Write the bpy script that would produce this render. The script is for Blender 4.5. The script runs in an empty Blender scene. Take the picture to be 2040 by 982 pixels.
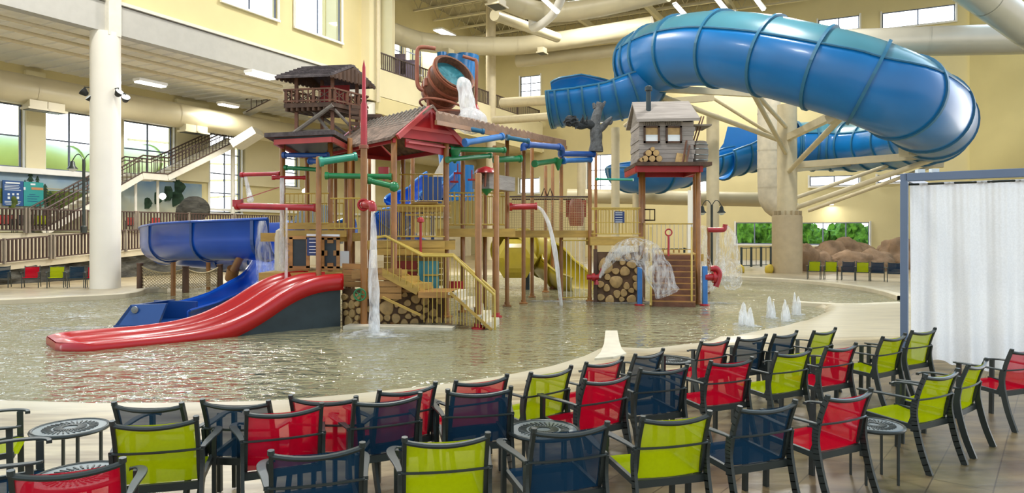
import bpy, bmesh, math, random
from math import sin, cos, pi, radians, sqrt, atan2
from mathutils import Vector, Matrix, noise
random.seed(7)
C = bpy.context.scene.collection
sc = bpy.context.scene
# ------------------------------------------------------------------ camera, world, exposure
F = 1400.0; CX = 1020.0; HY = 462.0; HC = 2.45
cam = bpy.data.cameras.new('camera'); camo = bpy.data.objects.new('camera', cam); C.objects.link(camo)
cam.sensor_width = 36; cam.lens = F/2040*36; cam.shift_y = -(491-HY)/2040
camo.location = (0, 0, HC); camo.rotation_euler = (pi/2, 0, 0); cam.clip_end = 400; cam.clip_start = .1
sc.camera = camo
sc.view_settings.view_transform = 'Standard'; sc.view_settings.look = 'None'
sc.view_settings.gamma = 1; sc.view_settings.use_curve_mapping = False
sc.view_settings.exposure = 0.08
cy = sc.cycles
cy.max_bounces = 7; cy.diffuse_bounces = 3; cy.glossy_bounces = 3; cy.transmission_bounces = 4; cy.transparent_max_bounces = 14
cy.caustics_reflective = False; cy.caustics_refractive = False; cy.sample_clamp_indirect = 6
try: cy.use_denoising = True
except Exception: pass
W = bpy.data.worlds.new('sky'); sc.world = W; W.use_nodes = True
wt = W.node_tree; wt.nodes.clear()
wo = wt.nodes.new('ShaderNodeOutputWorld'); wb = wt.nodes.new('ShaderNodeBackground')
wc = wt.nodes.new('ShaderNodeTexCoord'); ws = wt.nodes.new('ShaderNodeSeparateXYZ'); wr = wt.nodes.new('ShaderNodeValToRGB')
wt.links.new(wc.outputs['Generated'], ws.inputs[0]); wt.links.new(ws.outputs['Z'], wr.inputs[0])
wr.color_ramp.elements[0].position = .0; wr.color_ramp.elements[0].color = (1, .97, .92, 1)
wr.color_ramp.elements[1].position = .5; wr.color_ramp.elements[1].color = (.62, .80, 1, 1)
e = wr.color_ramp.elements.new(.18); e.color = (.97, .98, 1, 1)
wt.links.new(wr.outputs[0], wb.inputs[0]); wy = wt.nodes.new('ShaderNodeMapRange'); wy.inputs[1].default_value = -.1; wy.inputs[2].default_value = .6; wy.inputs[3].default_value = 1.15; wy.inputs[4].default_value = 6.5
wt.links.new(ws.outputs['Y'], wy.inputs[0]); wt.links.new(wy.outputs[0], wb.inputs[1])   # sky brightened on the far side to throw glints on the water
wt.links.new(wb.outputs[0], wo.inputs[0])

# ------------------------------------------------------------------ pixel / building coordinates
D1 = Vector((.455, .8905, 0)); D2 = Vector((-.8905, .455, 0))
def P(px, py, Y): return Vector(((px-CX)/F*Y, Y, HC-(py-HY)/F*Y))
def G(px, py, z=0.0):
    Y = (HC-z)*F/(py-HY); return Vector(((px-CX)/F*Y, Y, z))
def X(px, Y, z=0): return Vector(((px-CX)/F*Y, Y, z))
def B(u, v, z): return D1*u + D2*v + Vector((0, 0, z))
def uv_at(px, v=None, u=None):
    k = (px-CX)/F
    if v is not None: Y = v/(-.8905*k+.455)
    else: Y = u/(.455*k+.8905)
    return Y*(.455*k+.8905), Y*(-.8905*k+.455), Y

# ------------------------------------------------------------------ materials
def lin(c):
    if isinstance(c, str):
        c = [int(c[i:i+2], 16)/255 for i in (0, 2, 4)]
    return tuple((x/12.92 if x <= .04045 else ((x+.055)/1.055)**2.4) for x in c[:3])
M = {}
def mat(name, col, rough=.5, metal=0, var=.12, scale=3.0, bump=0.0, bscale=None, stretch=(1, 1, 1), spec=.5, trans=0, alpha=1, col2=None, coat=0, detail=4):
    m = bpy.data.materials.new(name); m.use_nodes = True; nt = m.node_tree; b = nt.nodes['Principled BSDF']
    L = lin(col); L2 = lin(col2) if col2 else tuple(x*(1-var*1.6) for x in L)
    tc = nt.nodes.new('ShaderNodeTexCoord'); mp = nt.nodes.new('ShaderNodeMapping'); mp.inputs['Scale'].default_value = stretch
    n = nt.nodes.new('ShaderNodeTexNoise'); n.inputs['Scale'].default_value = scale; n.inputs['Detail'].default_value = detail
    r = nt.nodes.new('ShaderNodeValToRGB'); r.color_ramp.elements[0].position = .35; r.color_ramp.elements[1].position = .65
    r.color_ramp.elements[0].color = (*L2, 1); r.color_ramp.elements[1].color = (*L, 1)
    nt.links.new(tc.outputs['Object'], mp.inputs[0]); nt.links.new(mp.outputs[0], n.inputs[0])
    nt.links.new(n.outputs[0], r.inputs[0]); nt.links.new(r.outputs[0], b.inputs['Base Color'])
    b.inputs['Roughness'].default_value = rough; b.inputs['Metallic'].default_value = metal
    b.inputs['Specular IOR Level'].default_value = spec
    if coat: b.inputs['Coat Weight'].default_value = coat; b.inputs['Coat Roughness'].default_value = .12
    if bump:
        n2 = nt.nodes.new('ShaderNodeTexNoise'); n2.inputs['Scale'].default_value = bscale or scale*4
        nt.links.new(mp.outputs[0], n2.inputs[0])
        bp = nt.nodes.new('ShaderNodeBump'); bp.inputs['Strength'].default_value = bump; bp.inputs['Distance'].default_value = .05
        nt.links.new(n2.outputs[0], bp.inputs['Height']); nt.links.new(bp.outputs[0], b.inputs['Normal'])
    M[name] = m; return m
mat('wall_cream', 'e0d39f', .8, var=.03, scale=.6)
mat('wall_light', 'e8deb6', .8, var=.03, scale=.6)
mat('wall_olive', 'd2c68c', .75, var=.04, scale=.4)
mat('beam_grey', 'b9b8b0', .7, var=.04)
mat('steel_white', 'e3dfd0', .55, var=.05)
mat('column_white', 'ece8da', .5, var=.03, scale=.8)
mat('column_tan', 'b7a684', .6, var=.06)
mat('steel_beige', 'd8cba8', .5, var=.05)
mat('duct', 'cec4a2', .42, var=.05, scale=.7)
mat('duct_grey', 'c4c1b2', .3, metal=.35, var=.05, scale=.7)
mat('ceiling_dark', 'a39a7c', .9, var=.1, scale=1.2)
mat('joist', 'cfc6a6', .7, var=.08)
mat('ceiling_low', 'f2efe6', .6, var=.04, scale=.6)
mat('frame_grey', '6d7688', .5)
mat('white_trim', 'f0efe8', .5, var=.02)
mat('lime', 'a9bb12', .65); mat('red', 'c0152d', .55); mat('navy', '24405c', .65)
mat('charcoal', '3b413d', .38, metal=.3, var=.08, scale=6)
mat('charcoal_light', '858d8c', .35, metal=.4, var=.08)
mat('pipe_red', 'b3202a', .35, coat=.4); mat('pipe_blue', '1e56a8', .35, coat=.4); mat('pipe_green', '128048', .35, coat=.4)
mat('pipe_teal', '3aa58c', .35, coat=.4); mat('pipe_skyblue', '2f7cc8', .35, coat=.4)
mat('post_brown', 'a06c34', .42, var=.16, scale=2.5, coat=.3)
mat('copper', '9c5d45', .45, var=.15, scale=3)
mat('roof_brown', '9c7a5e', .6, var=.25, scale=2, bump=.3)
mat('wood_tan', 'b9894a', .5, var=.2, scale=1.6, stretch=(1, 1, 5))
mat('wood_yellow', 'c6a24e', .45, var=.15, scale=2, stretch=(1, 1, 4))
mat('rail_yellow', 'c9ad4f', .4, var=.1, scale=2)
mat('wood_dark', '5d4330', .6, var=.3, scale=3, bump=.3, stretch=(1, 1, .4))
mat('wood_brown', '7c5138', .55, var=.25, scale=3, bump=.3)
mat('wood_grey', '8d857a', .75, var=.2, scale=3, bump=.4, stretch=(.5, .5, 5))
mat('wood_grey_pale', 'a9a199', .75, var=.15, scale=3, bump=.3, stretch=(.4, .4, 6))
mat('shingle', '8d7767', .8, var=.35, scale=5, bump=.5)
mat('roof_slate', '62595a', .8, var=.3, scale=5, bump=.4)
mat('roof_red', 'a81d22', .45, var=.08)
mat('roof_red_light', 'c04a48', .4, var=.08)
mat('barrel', '7a4a30', .5, var=.3, scale=3, bump=.3, stretch=(4, 4, .6))
mat('log_end', 'c7a56c', .6, var=.18, scale=6)
mat('log_dark', '6b5036', .7, var=.25, scale=4)
mat('panel_dark', '2d3d42', .5, var=.2, scale=2.5)
mat('panel_red', 'a93a2c', .5); mat('panel_teal', '4b9fae', .5)
mat('slide_red', 'b80f16', .3, var=.04, coat=.25); mat('slide_red_in', 'b0101c', .25, var=.06, coat=.5)
mat('slide_blue', '0650b8', .3, var=.06, scale=1, coat=.2)
mat('slide_navy', '16488c', .3, var=.08, scale=1, coat=.4)
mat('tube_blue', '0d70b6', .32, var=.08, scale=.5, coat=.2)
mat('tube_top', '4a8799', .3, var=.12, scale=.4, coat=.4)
mat('tube_rib', '2c6c8e', .4, var=.08)
mat('slide_yellow', 'b9a52a', .35, var=.08, coat=.4)
mat('tree_grey', '6b6e6f', .75, var=.3, scale=6, bump=.6, bscale=14)
mat('tree_dark', '3c4245', .7, var=.3, scale=9, bump=.6)
mat('rock_tan', 'a78a6c', .9, var=.28, scale=1.3, bump=.8, bscale=5)
mat('rock_dark', '504e45', .9, var=.4, scale=1.6, bump=.9, bscale=5, stretch=(1, 1, 3))
mat('rock_yellow', 'b5975a', .8, var=.25, scale=2, bump=.5)
mat('rail_brown', '54423a', .5, var=.15)
mat('rail_post', '8d8273', .6, var=.1)
mat('frp_green', 'a9c47e', .4, var=.1, scale=.4)
mat('foliage', '5f9638', .9, var=.5, scale=2.4, col2='1f4a18', bump=.6)
mat('sign_blue', '1f4f8c', .4, var=.03); mat('sign_teal', '2f9c98', .4, var=.03); mat('sign_white', 'e6eef0', .5, var=.02)
mat('sign_orange', 'c78a5a', .5, var=.02); mat('sign_navy', '26407a', .5, var=.2, scale=12)
mat('tree_paint', '2d4a34', .8, var=.3, scale=4); mat('bush_paint', '7d8a3c', .8, var=.4, scale=3, col2='3c5426'); mat('hill_paint', '4a5c58', .8)
mat('sand_paint', 'b7ab86', .8, var=.08); mat('lake_paint', '8aa0a2', .7, var=.1)
mat('cabana_blue', '6f8098', .45, metal=.15, var=.04)
mat('kerb', 'd8cdb0', .5, var=.08, scale=1.5)
mat('rubber_black', '20221f', .6); mat('wall_side', '2a2d33', .6)
mat('rope', 'c2b187', .9, var=.2, scale=20)
mat('concrete_pale', 'dcd3bb', .6, var=.08)
mat('planter_yellow', 'd2b83c', .6)
mat('purple', 'b3a8d4', .6, var=.2, scale=1)

def glass_mat():
    m = bpy.data.materials.new('glass'); m.use_nodes = True; nt = m.node_tree; nt.nodes.clear()
    o = nt.nodes.new('ShaderNodeOutputMaterial'); mx = nt.nodes.new('ShaderNodeMixShader'); t = nt.nodes.new('ShaderNodeBsdfTransparent')
    g = nt.nodes.new('ShaderNodeBsdfGlossy'); g.inputs['Roughness'].default_value = .02; lw = nt.nodes.new('ShaderNodeLayerWeight'); fr = nt.nodes.new('ShaderNodeMath'); fr.operation = 'POWER'; fr.inputs[1].default_value = 5; nt.links.new(lw.outputs['Facing'], fr.inputs[0])
    t.inputs[0].default_value = (.96, .98, 1, 1)
    nt.links.new(fr.outputs[0], mx.inputs[0]); nt.links.new(t.outputs[0], mx.inputs[1]); nt.links.new(g.outputs[0], mx.inputs[2]); nt.links.new(mx.outputs[0], o.inputs[0])
    M['glass'] = m
glass_mat()
def sheer(name, col, opac, transl=.5, wave=None):
    m = bpy.data.materials.new(name); m.use_nodes = True; nt = m.node_tree; nt.nodes.clear()
    o = nt.nodes.new('ShaderNodeOutputMaterial'); mx = nt.nodes.new('ShaderNodeMixShader'); t = nt.nodes.new('ShaderNodeBsdfTransparent')
    d = nt.nodes.new('ShaderNodeBsdfDiffuse'); tl = nt.nodes.new('ShaderNodeBsdfTranslucent'); m2 = nt.nodes.new('ShaderNodeMixShader'); m2.inputs[0].default_value = transl
    L = lin(col); tc = nt.nodes.new('ShaderNodeTexCoord'); n = nt.nodes.new('ShaderNodeTexNoise'); n.inputs['Scale'].default_value = 40
    r = nt.nodes.new('ShaderNodeValToRGB'); r.color_ramp.elements[0].color = (*[x*.8 for x in L], 1); r.color_ramp.elements[1].color = (*L, 1)
    nt.links.new(tc.outputs['Object'], n.inputs[0]); nt.links.new(n.outputs[0], r.inputs[0])
    for q in (d, tl): nt.links.new(r.outputs[0], q.inputs[0])
    nt.links.new(d.outputs[0], m2.inputs[1]); nt.links.new(tl.outputs[0], m2.inputs[2])
    mx.inputs[0].default_value = opac; nt.links.new(t.outputs[0], mx.inputs[1]); nt.links.new(m2.outputs[0], mx.inputs[2]); nt.links.new(mx.outputs[0], o.inputs[0])
    M[name] = m
sheer('sling_lime', 'b4c20a', .86, .35); sheer('sling_red', 'd00c2c', .82, .35); sheer('sling_navy', '1a384f', .84, .3)
sheer('curtain', 'fafbfb', .9, .5); sheer('rope_net', 'c8b890', .35, .3)
def spray(name, dens, sx=9, sz=1.2):
    m = bpy.data.materials.new(name); m.use_nodes = True; nt = m.node_tree; nt.nodes.clear()
    o = nt.nodes.new('ShaderNodeOutputMaterial'); mx = nt.nodes.new('ShaderNodeMixShader'); t = nt.nodes.new('ShaderNodeBsdfTransparent')
    p = nt.nodes.new('ShaderNodeBsdfPrincipled'); p.inputs['Base Color'].default_value = (.93, .95, .96, 1); p.inputs['Roughness'].default_value = .25
    tl = nt.nodes.new('ShaderNodeBsdfTranslucent'); tl.inputs[0].default_value = (.95, .97, .98, 1); m2 = nt.nodes.new('ShaderNodeMixShader'); m2.inputs[0].default_value = .5
    tc = nt.nodes.new('ShaderNodeTexCoord'); mp = nt.nodes.new('ShaderNodeMapping'); mp.inputs['Scale'].default_value = (sx, sx, sz)
    n = nt.nodes.new('ShaderNodeTexNoise'); n.inputs['Scale'].default_value = 1; n.inputs['Detail'].default_value = 5
    r = nt.nodes.new('ShaderNodeMapRange'); r.inputs[1].default_value = .38; r.inputs[2].default_value = .68; r.inputs[3].default_value = max(0, dens-.4); r.inputs[4].default_value = min(1, dens+.35)
    nt.links.new(tc.outputs['Object'], mp.inputs[0]); nt.links.new(mp.outputs[0], n.inputs[0]); nt.links.new(n.outputs[0], r.inputs[0])
    nt.links.new(p.outputs[0], m2.inputs[1]); nt.links.new(tl.outputs[0], m2.inputs[2])
    nt.links.new(r.outputs[0], mx.inputs[0]); nt.links.new(t.outputs[0], mx.inputs[1]); nt.links.new(m2.outputs[0], mx.inputs[2]); nt.links.new(mx.outputs[0], o.inputs[0])
    M[name] = m
spray('water_white', .6, 8, 1.4); spray('water_mist', .22, 10, 1.5); spray('foam', .4, 5, 5); spray('water_solid', .8, 8, 1.5)
def emit(name, col, s):
    m = bpy.data.materials.new(name); m.use_nodes = True; b = m.node_tree.nodes['Principled BSDF']
    b.inputs['Emission Color'].default_value = (*col, 1); b.inputs['Emission Strength'].default_value = s; b.inputs['Base Color'].default_value = (1, 1, 1, 1); M[name] = m
emit('lamp_glow', (1, .97, .9), 6)
def floor_mat():
    m = bpy.data.materials.new('stamped_concrete'); m.use_nodes = True; nt = m.node_tree; b = nt.nodes['Principled BSDF']; N = nt.nodes.new; K = nt.links.new
    tc = N('ShaderNodeTexCoord'); mp = N('ShaderNodeMapping'); mp.inputs['Rotation'].default_value = (0, 0, radians(-52)); mp.inputs['Scale'].default_value = (1, 1, 1)
    K(tc.outputs['Object'], mp.inputs[0])
    m3 = N('ShaderNodeMapping'); m3.inputs['Scale'].default_value = (.35, 1.6, 1); m3.inputs['Rotation'].default_value = (0, 0, radians(-20)); K(tc.outputs['Object'], m3.inputs[0])
    n = N('ShaderNodeTexNoise'); n.inputs['Scale'].default_value = 3.0; n.inputs['Detail'].default_value = 9; K(m3.outputs[0], n.inputs[0])
    br = N('ShaderNodeTexBrick'); br.inputs['Scale'].default_value = 1.0; br.inputs['Mortar Size'].default_value = .006; br.inputs['Brick Width'].default_value = 2.4; br.inputs['Row Height'].default_value = .45
    K(mp.outputs[0], br.inputs[0])
    r = N('ShaderNodeValToRGB'); r.color_ramp.elements[0].position = .3; r.color_ramp.elements[1].position = .72
    r.color_ramp.elements[0].color = (*lin('7c694b'), 1); r.color_ramp.elements[1].color = (*lin('c8b892'), 1); K(n.outputs[0], r.inputs[0])
    r2 = N('ShaderNodeValToRGB'); r2.color_ramp.elements[0].position = .3; r2.color_ramp.elements[1].position = .7
    r2.color_ramp.elements[0].color = (*lin('4f4230'), 1); r2.color_ramp.elements[1].color = (*lin('86734f'), 1); K(n.outputs[0], r2.inputs[0])
    # brown stain plus painted shade on the right-hand seating deck; pale along the waterline
    at = N('ShaderNodeAttribute'); at.attribute_name = 'brown'
    mx = N('ShaderNodeMix'); mx.data_type = 'RGBA'; K(at.outputs['Fac'], mx.inputs[0]); K(r.outputs[0], mx.inputs[6]); K(r2.outputs[0], mx.inputs[7])
    a2 = N('ShaderNodeAttribute'); a2.attribute_name = 'pale'
    m4 = N('ShaderNodeMix'); m4.data_type = 'RGBA'; K(a2.outputs['Fac'], m4.inputs[0]); K(mx.outputs[2], m4.inputs[6]); m4.inputs[7].default_value = (*lin('cdc3a8'), 1)
    m5 = N('ShaderNodeMix'); m5.data_type = 'RGBA'; m5.blend_type = 'MULTIPLY'; K(m4.outputs[2], m5.inputs[6]); m5.inputs[7].default_value = (.45, .4, .35, 1)
    mm = N('ShaderNodeMath'); mm.operation = 'MULTIPLY'; K(br.outputs['Fac'], mm.inputs[0]); K(at.outputs['Fac'], mm.inputs[1]); K(mm.outputs[0], m5.inputs[0])
    K(m5.outputs[2], b.inputs['Base Color']); b.inputs['Roughness'].default_value = .32
    bp = N('ShaderNodeBump'); bp.inputs['Strength'].default_value = .25; bp.inputs['Distance'].default_value = .03; K(n.outputs[0], bp.inputs['Height']); K(bp.outputs[0], b.inputs['Normal'])
    M['floor'] = m
floor_mat()
def water_mat():
    m = bpy.data.materials.new('pool_water'); m.use_nodes = True; nt = m.node_tree; nt.nodes.clear(); N = nt.nodes.new; K = nt.links.new
    o = N('ShaderNodeOutputMaterial'); mx = N('ShaderNodeMixShader'); t = N('ShaderNodeBsdfTransparent'); t.inputs[0].default_value = (.86, .86, .76, 1)
    df = N('ShaderNodeBsdfDiffuse'); df.inputs[0].default_value = (*lin('a39f7c'), 1); md = N('ShaderNodeMixShader'); md.inputs[0].default_value = .6
    g = N('ShaderNodeBsdfGlossy'); g.inputs['Roughness'].default_value = .03; g.inputs[0].default_value = (1, 1, 1, 1)
    fr = N('ShaderNodeFresnel'); fr.inputs[0].default_value = 1.42
    tc = N('ShaderNodeTexCoord'); mp = N('ShaderNodeMapping'); mp.inputs['Rotation'].default_value = (0, 0, radians(-12)); mp.inputs['Scale'].default_value = (.75, 1.3, 1); K(tc.outputs['Object'], mp.inputs[0])
    n = N('ShaderNodeTexNoise'); n.inputs['Scale'].default_value = 3.2; n.inputs['Detail'].default_value = 2.5; n.inputs['Distortion'].default_value = .6; K(mp.outputs[0], n.inputs[0])
    n2 = N('ShaderNodeTexNoise'); n2.inputs['Scale'].default_value = .35; n2.inputs['Detail'].default_value = 1; K(tc.outputs['Object'], n2.inputs[0])
    r2 = N('ShaderNodeMapRange'); r2.inputs[1].default_value = .35; r2.inputs[2].default_value = .65; r2.inputs[3].default_value = .25; r2.inputs[4].default_value = 1.25; K(n2.outputs[0], r2.inputs[0])
    bp = N('ShaderNodeBump'); bp.inputs['Strength'].default_value = 1; bp.inputs['Distance'].default_value = .2
    mu = N('ShaderNodeMath'); mu.operation = 'MULTIPLY'; K(n.outputs[0], mu.inputs[0]); K(r2.outputs[0], mu.inputs[1])
    K(mu.outputs[0], bp.inputs['Height']); K(bp.outputs[0], g.inputs['Normal']); K(bp.outputs[0], fr.inputs['Normal'])
    K(t.outputs[0], md.inputs[1]); K(df.outputs[0], md.inputs[2])
    K(fr.outputs[0], mx.inputs[0]); K(md.outputs[0], mx.inputs[1]); K(g.outputs[0], mx.inputs[2]); K(mx.outputs[0], o.inputs[0])
    M['water'] = m
water_mat()
def mural_mat():
    m = bpy.data.materials.new('mural'); m.use_nodes = True; nt = m.node_tree; b = nt.nodes['Principled BSDF']; N = nt.nodes.new; K = nt.links.new
    tc = N('ShaderNodeTexCoord'); s = N('ShaderNodeSeparateXYZ'); K(tc.outputs['Object'], s.inputs[0])
    n = N('ShaderNodeTexNoise'); n.inputs['Scale'].default_value = .9; n.inputs['Detail'].default_value = 3; K(tc.outputs['Object'], n.inputs[0])
    a = N('ShaderNodeMath'); a.operation = 'MULTIPLY_ADD'; K(n.outputs[0], a.inputs[0]); a.inputs[1].default_value = 1.6; K(s.outputs['Z'], a.inputs[2])
    mr = N('ShaderNodeMapRange'); mr.inputs[1].default_value = 1.6; mr.inputs[2].default_value = 4.6; K(a.outputs[0], mr.inputs[0])
    r = N('ShaderNodeValToRGB'); r.color_ramp.elements[0].color = (*lin('c2bf9e'), 1); r.color_ramp.elements[1].color = (*lin('4a78a8'), 1)
    e = r.color_ramp.elements.new(.55); e.color = (*lin('9fb2b8'), 1); K(mr.outputs[0], r.inputs[0]); K(r.outputs[0], b.inputs['Base Color']); b.inputs['Roughness'].default_value = .8
    M['mural'] = m
mural_mat()

# ------------------------------------------------------------------ mesh builder
class MB:
    def __init__(s): s.v = []; s.f = []; s.k = []
    def pieces(s): return s.k
    def add(s, vs, fs):
        o = len(s.v); s.k.append((o, o+len(vs), len(s.f), len(s.f)+len(fs))); s.v += [tuple(p) for p in vs]; s.f += [tuple(i+o for i in q) for q in fs]; return s
    def box(s, c, size, rz=0, R=None):
        hx, hy, hz = size[0]/2, size[1]/2, size[2]/2; R = R or Matrix.Rotation(rz, 3, 'Z'); c = Vector(c)
        vs = [c + R@Vector((x*hx, y*hy, z*hz)) for x in (-1, 1) for y in (-1, 1) for z in (-1, 1)]
        return s.add(vs, [(0, 1, 3, 2), (4, 6, 7, 5), (0, 4, 5, 1), (2, 3, 7, 6), (0, 2, 6, 4), (1, 5, 7, 3)])
    def bar(s, a, b, w, h=None, up=Vector((0, 0, 1))):
        a = Vector(a); b = Vector(b); h = h or w; t = (b-a); L = t.length
        if L < 1e-6: return s
        t.normalize(); u = up - t*up.dot(t)
        if u.length < 1e-3: u = Vector((0, 1, 0)) - t*t.y
        u.normalize(); x = t.cross(u); R = Matrix((x, t, u)).transposed()
        return s.box((a+b)/2, (w, L, h), R=R)
    def tube(s, pts, r, n=8, cap=True, closed=False):
        pts = [Vector(p) for p in pts]; m = len(pts); rs = r if isinstance(r, (list, tuple)) else [r]*m
        rings = []; prev = None
        for i, p in enumerate(pts):
            if closed: t = pts[(i+1) % m]-pts[i-1]
            else: t = pts[min(i+1, m-1)]-pts[max(i-1, 0)]
            t = t.normalized() if t.length > 1e-9 else Vector((0, 0, 1))
            if prev is None:
                u = Vector((0, 0, 1)) if abs(t.z) < .9 else Vector((0, 1, 0))
                u = (u-t*u.dot(t)).normalized()
            else:
                u = prev-t*prev.dot(t); u = u.normalized() if u.length > 1e-6 else Vector((1, 0, 0))
            prev = u; w = t.cross(u)
            rings.append([p+(u*cos(2*pi*k/n)+w*sin(2*pi*k/n))*rs[i] for k in range(n)])
        vs = [q for ring in rings for q in ring]; fs = []
        for i in range(m if closed else m-1):
            j = (i+1) % m
            for k in range(n):
                fs.append((i*n+k, i*n+(k+1) % n, j*n+(k+1) % n, j*n+k))
        if cap and not closed: fs.append(tuple(range(n-1, -1, -1))); fs.append(tuple((m-1)*n+k for k in range(n)))
        return s.add(vs, fs)
    def cyl(s, a, b, r, n=14): return s.tube([a, b], r, n)
    def lathe(s, prof, c=(0, 0, 0), R=None, n=20, caps=True):
        c = Vector(c); R = R or Matrix.Identity(3); m = len(prof)
        vs = [c+R@Vector((r*cos(2*pi*k/n), r*sin(2*pi*k/n), z)) for (r, z) in prof for k in range(n)]
        fs = [(i*n+k, i*n+(k+1) % n, (i+1)*n+(k+1) % n, (i+1)*n+k) for i in range(m-1) for k in range(n)]
        if caps and prof[0][0] > 1e-4: fs.append(tuple(range(n-1, -1, -1)))
        if caps and prof[-1][0] > 1e-4: fs.append(tuple((m-1)*n+k for k in range(n)))
        return s.add(vs, fs)
    def prism(s, poly, z0, z1):
        n = len(poly); vs = [(p[0], p[1], z0) for p in poly]+[(p[0], p[1], z1) for p in poly]
        return s.add(vs, [tuple(range(n-1, -1, -1)), tuple(range(n, 2*n))]+[(i, (i+1) % n, n+(i+1) % n, n+i) for i in range(n)])
    def slab(s, poly3, d):            # a polygon in space given thickness along vector d
        n = len(poly3); d = Vector(d); vs = [Vector(p) for p in poly3]; vs += [p+d for p in vs]
        return s.add(vs, [tuple(range(n-1, -1, -1)), tuple(range(n, 2*n))]+[(i, (i+1) % n, n+(i+1) % n, n+i) for i in range(n)])
    def sweep(s, path, sections, closed_section=False, thick=0):
        # sections: list per path point of [(side, up)]; side is to the right of travel
        m = len(path); k = len(sections[0]); vs = []
        for i, p in enumerate(path):
            t = path[min(i+1, m-1)]-path[max(i-1, 0)]; t = Vector((t.x, t.y, 0)).normalized() if abs(t.z) < .95*t.length else t.normalized()
            sd = Vector((t.y, -t.x, 0))
            for (a, b) in sections[i]: vs.append(p+sd*a+Vector((0, 0, b)))
        fs = []
        for i in range(m-1):
            for j in range(k if closed_section else k-1):
                j2 = (j+1) % k; fs.append((i*k+j, i*k+j2, (i+1)*k+j2, (i+1)*k+j))
        return s.add(vs, fs)
    def blob(s, c, r, sub=3, amp=.25, freq=1.2, seed=0, flat=None):
        bm = bmesh.new(); bmesh.ops.create_icosphere(bm, subdivisions=sub, radius=1); c = Vector(c); vs = []
        r = r if isinstance(r, (tuple, list)) else (r, r, r)
        for v in bm.verts:
            n = v.co.copy(); d = 1+amp*noise.fractal(n*freq+Vector((seed*7.3, seed*1.7, seed)), 1.0, 2.0, 4)
            q = Vector((n.x*r[0]*d, n.y*r[1]*d, n.z*r[2]*d))
            if flat is not None and q.z < flat: q.z = flat
            vs.append(c+q)
        fs = [tuple(v.index for v in f.verts) for f in bm.faces]; bm.free(); return s.add(vs, fs)
    def build(s, name, m, parent=None, smooth=False, label=None, kind=None, origin=None, solid=0, bevel=0, each=False):
        if each:
            for (v0, v1, f0, f1) in s.pieces():
                q = MB(); q.add(s.v[v0:v1], [tuple(i-v0 for i in f) for f in s.f[f0:f1]]); o = q.build(name, m, parent, smooth, label, kind, origin, solid, bevel)
            return o
        o_ = origin
        if parent is not None: o_ = WL.get(parent.name, Vector((0, 0, 0)))
        elif o_ is None:
            xs = [p[0] for p in s.v]; ys = [p[1] for p in s.v]; zs = [p[2] for p in s.v]
            o_ = Vector(((min(xs)+max(xs))/2, (min(ys)+max(ys))/2, min(zs)))
        o_ = Vector(o_)
        me = bpy.data.meshes.new(name); me.from_pydata([(p[0]-o_.x, p[1]-o_.y, p[2]-o_.z) for p in s.v], [], s.f)
        me.materials.append(M[m] if isinstance(m, str) else m)
        if smooth:
            me.polygons.foreach_set('use_smooth', [True]*len(me.polygons))
        me.update()
        ob = bpy.data.objects.new(name, me); C.objects.link(ob)
        if parent is not None:
            ob.parent = parent; WL[ob.name] = o_
        else:
            ob.location = o_; WL[ob.name] = o_
        if smooth == 'auto':
            try: me.set_sharp_from_angle(angle=radians(40))
            except Exception: pass
        if solid:
            md = ob.modifiers.new('solid', 'SOLIDIFY'); md.thickness = solid; md.offset = 0
        if bevel:
            md = ob.modifiers.new('bevel', 'BEVEL'); md.width = bevel; md.segments = 2; md.limit_method = 'ANGLE'
        if label: ob['label'] = label
        if kind: ob['kind'] = kind
        return ob
WL = {}
def tag(o, label, cat, group=None):
    o['label'] = label; o['category'] = cat
    if group: o['group'] = group
    return o
def thing(name, label, cat, loc=(0, 0, 0), rz=0, group=None):
    o = bpy.data.objects.new(name, None); C.objects.link(o); o.location = loc; o.rotation_euler = (0, 0, rz); o.empty_display_size = .2
    WL[o.name] = Vector(loc); return tag(o, label, cat, group)
KIDS = {}
def copy_tree(o, parent=None):
    c = o.copy(); C.objects.link(c); c.parent = parent
    for ch in list(o.children): copy_tree(ch, c)
    return c
def struct(mb, name, m, **k): return mb.build(name, m, kind='structure', **k)
def smooth_path(pts, n=8):
    pts = [Vector(p) for p in pts]; out = []
    for i in range(len(pts)-1):
        p0 = pts[max(i-1, 0)]; p1 = pts[i]; p2 = pts[i+1]; p3 = pts[min(i+2, len(pts)-1)]
        for k in range(n):
            t = k/n
            out.append(.5*((2*p1)+(p2-p0)*t+(2*p0-5*p1+4*p2-p3)*t*t+(3*p1-3*p2+p3-p0)*t**3))
    out.append(pts[-1]); return out

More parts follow.
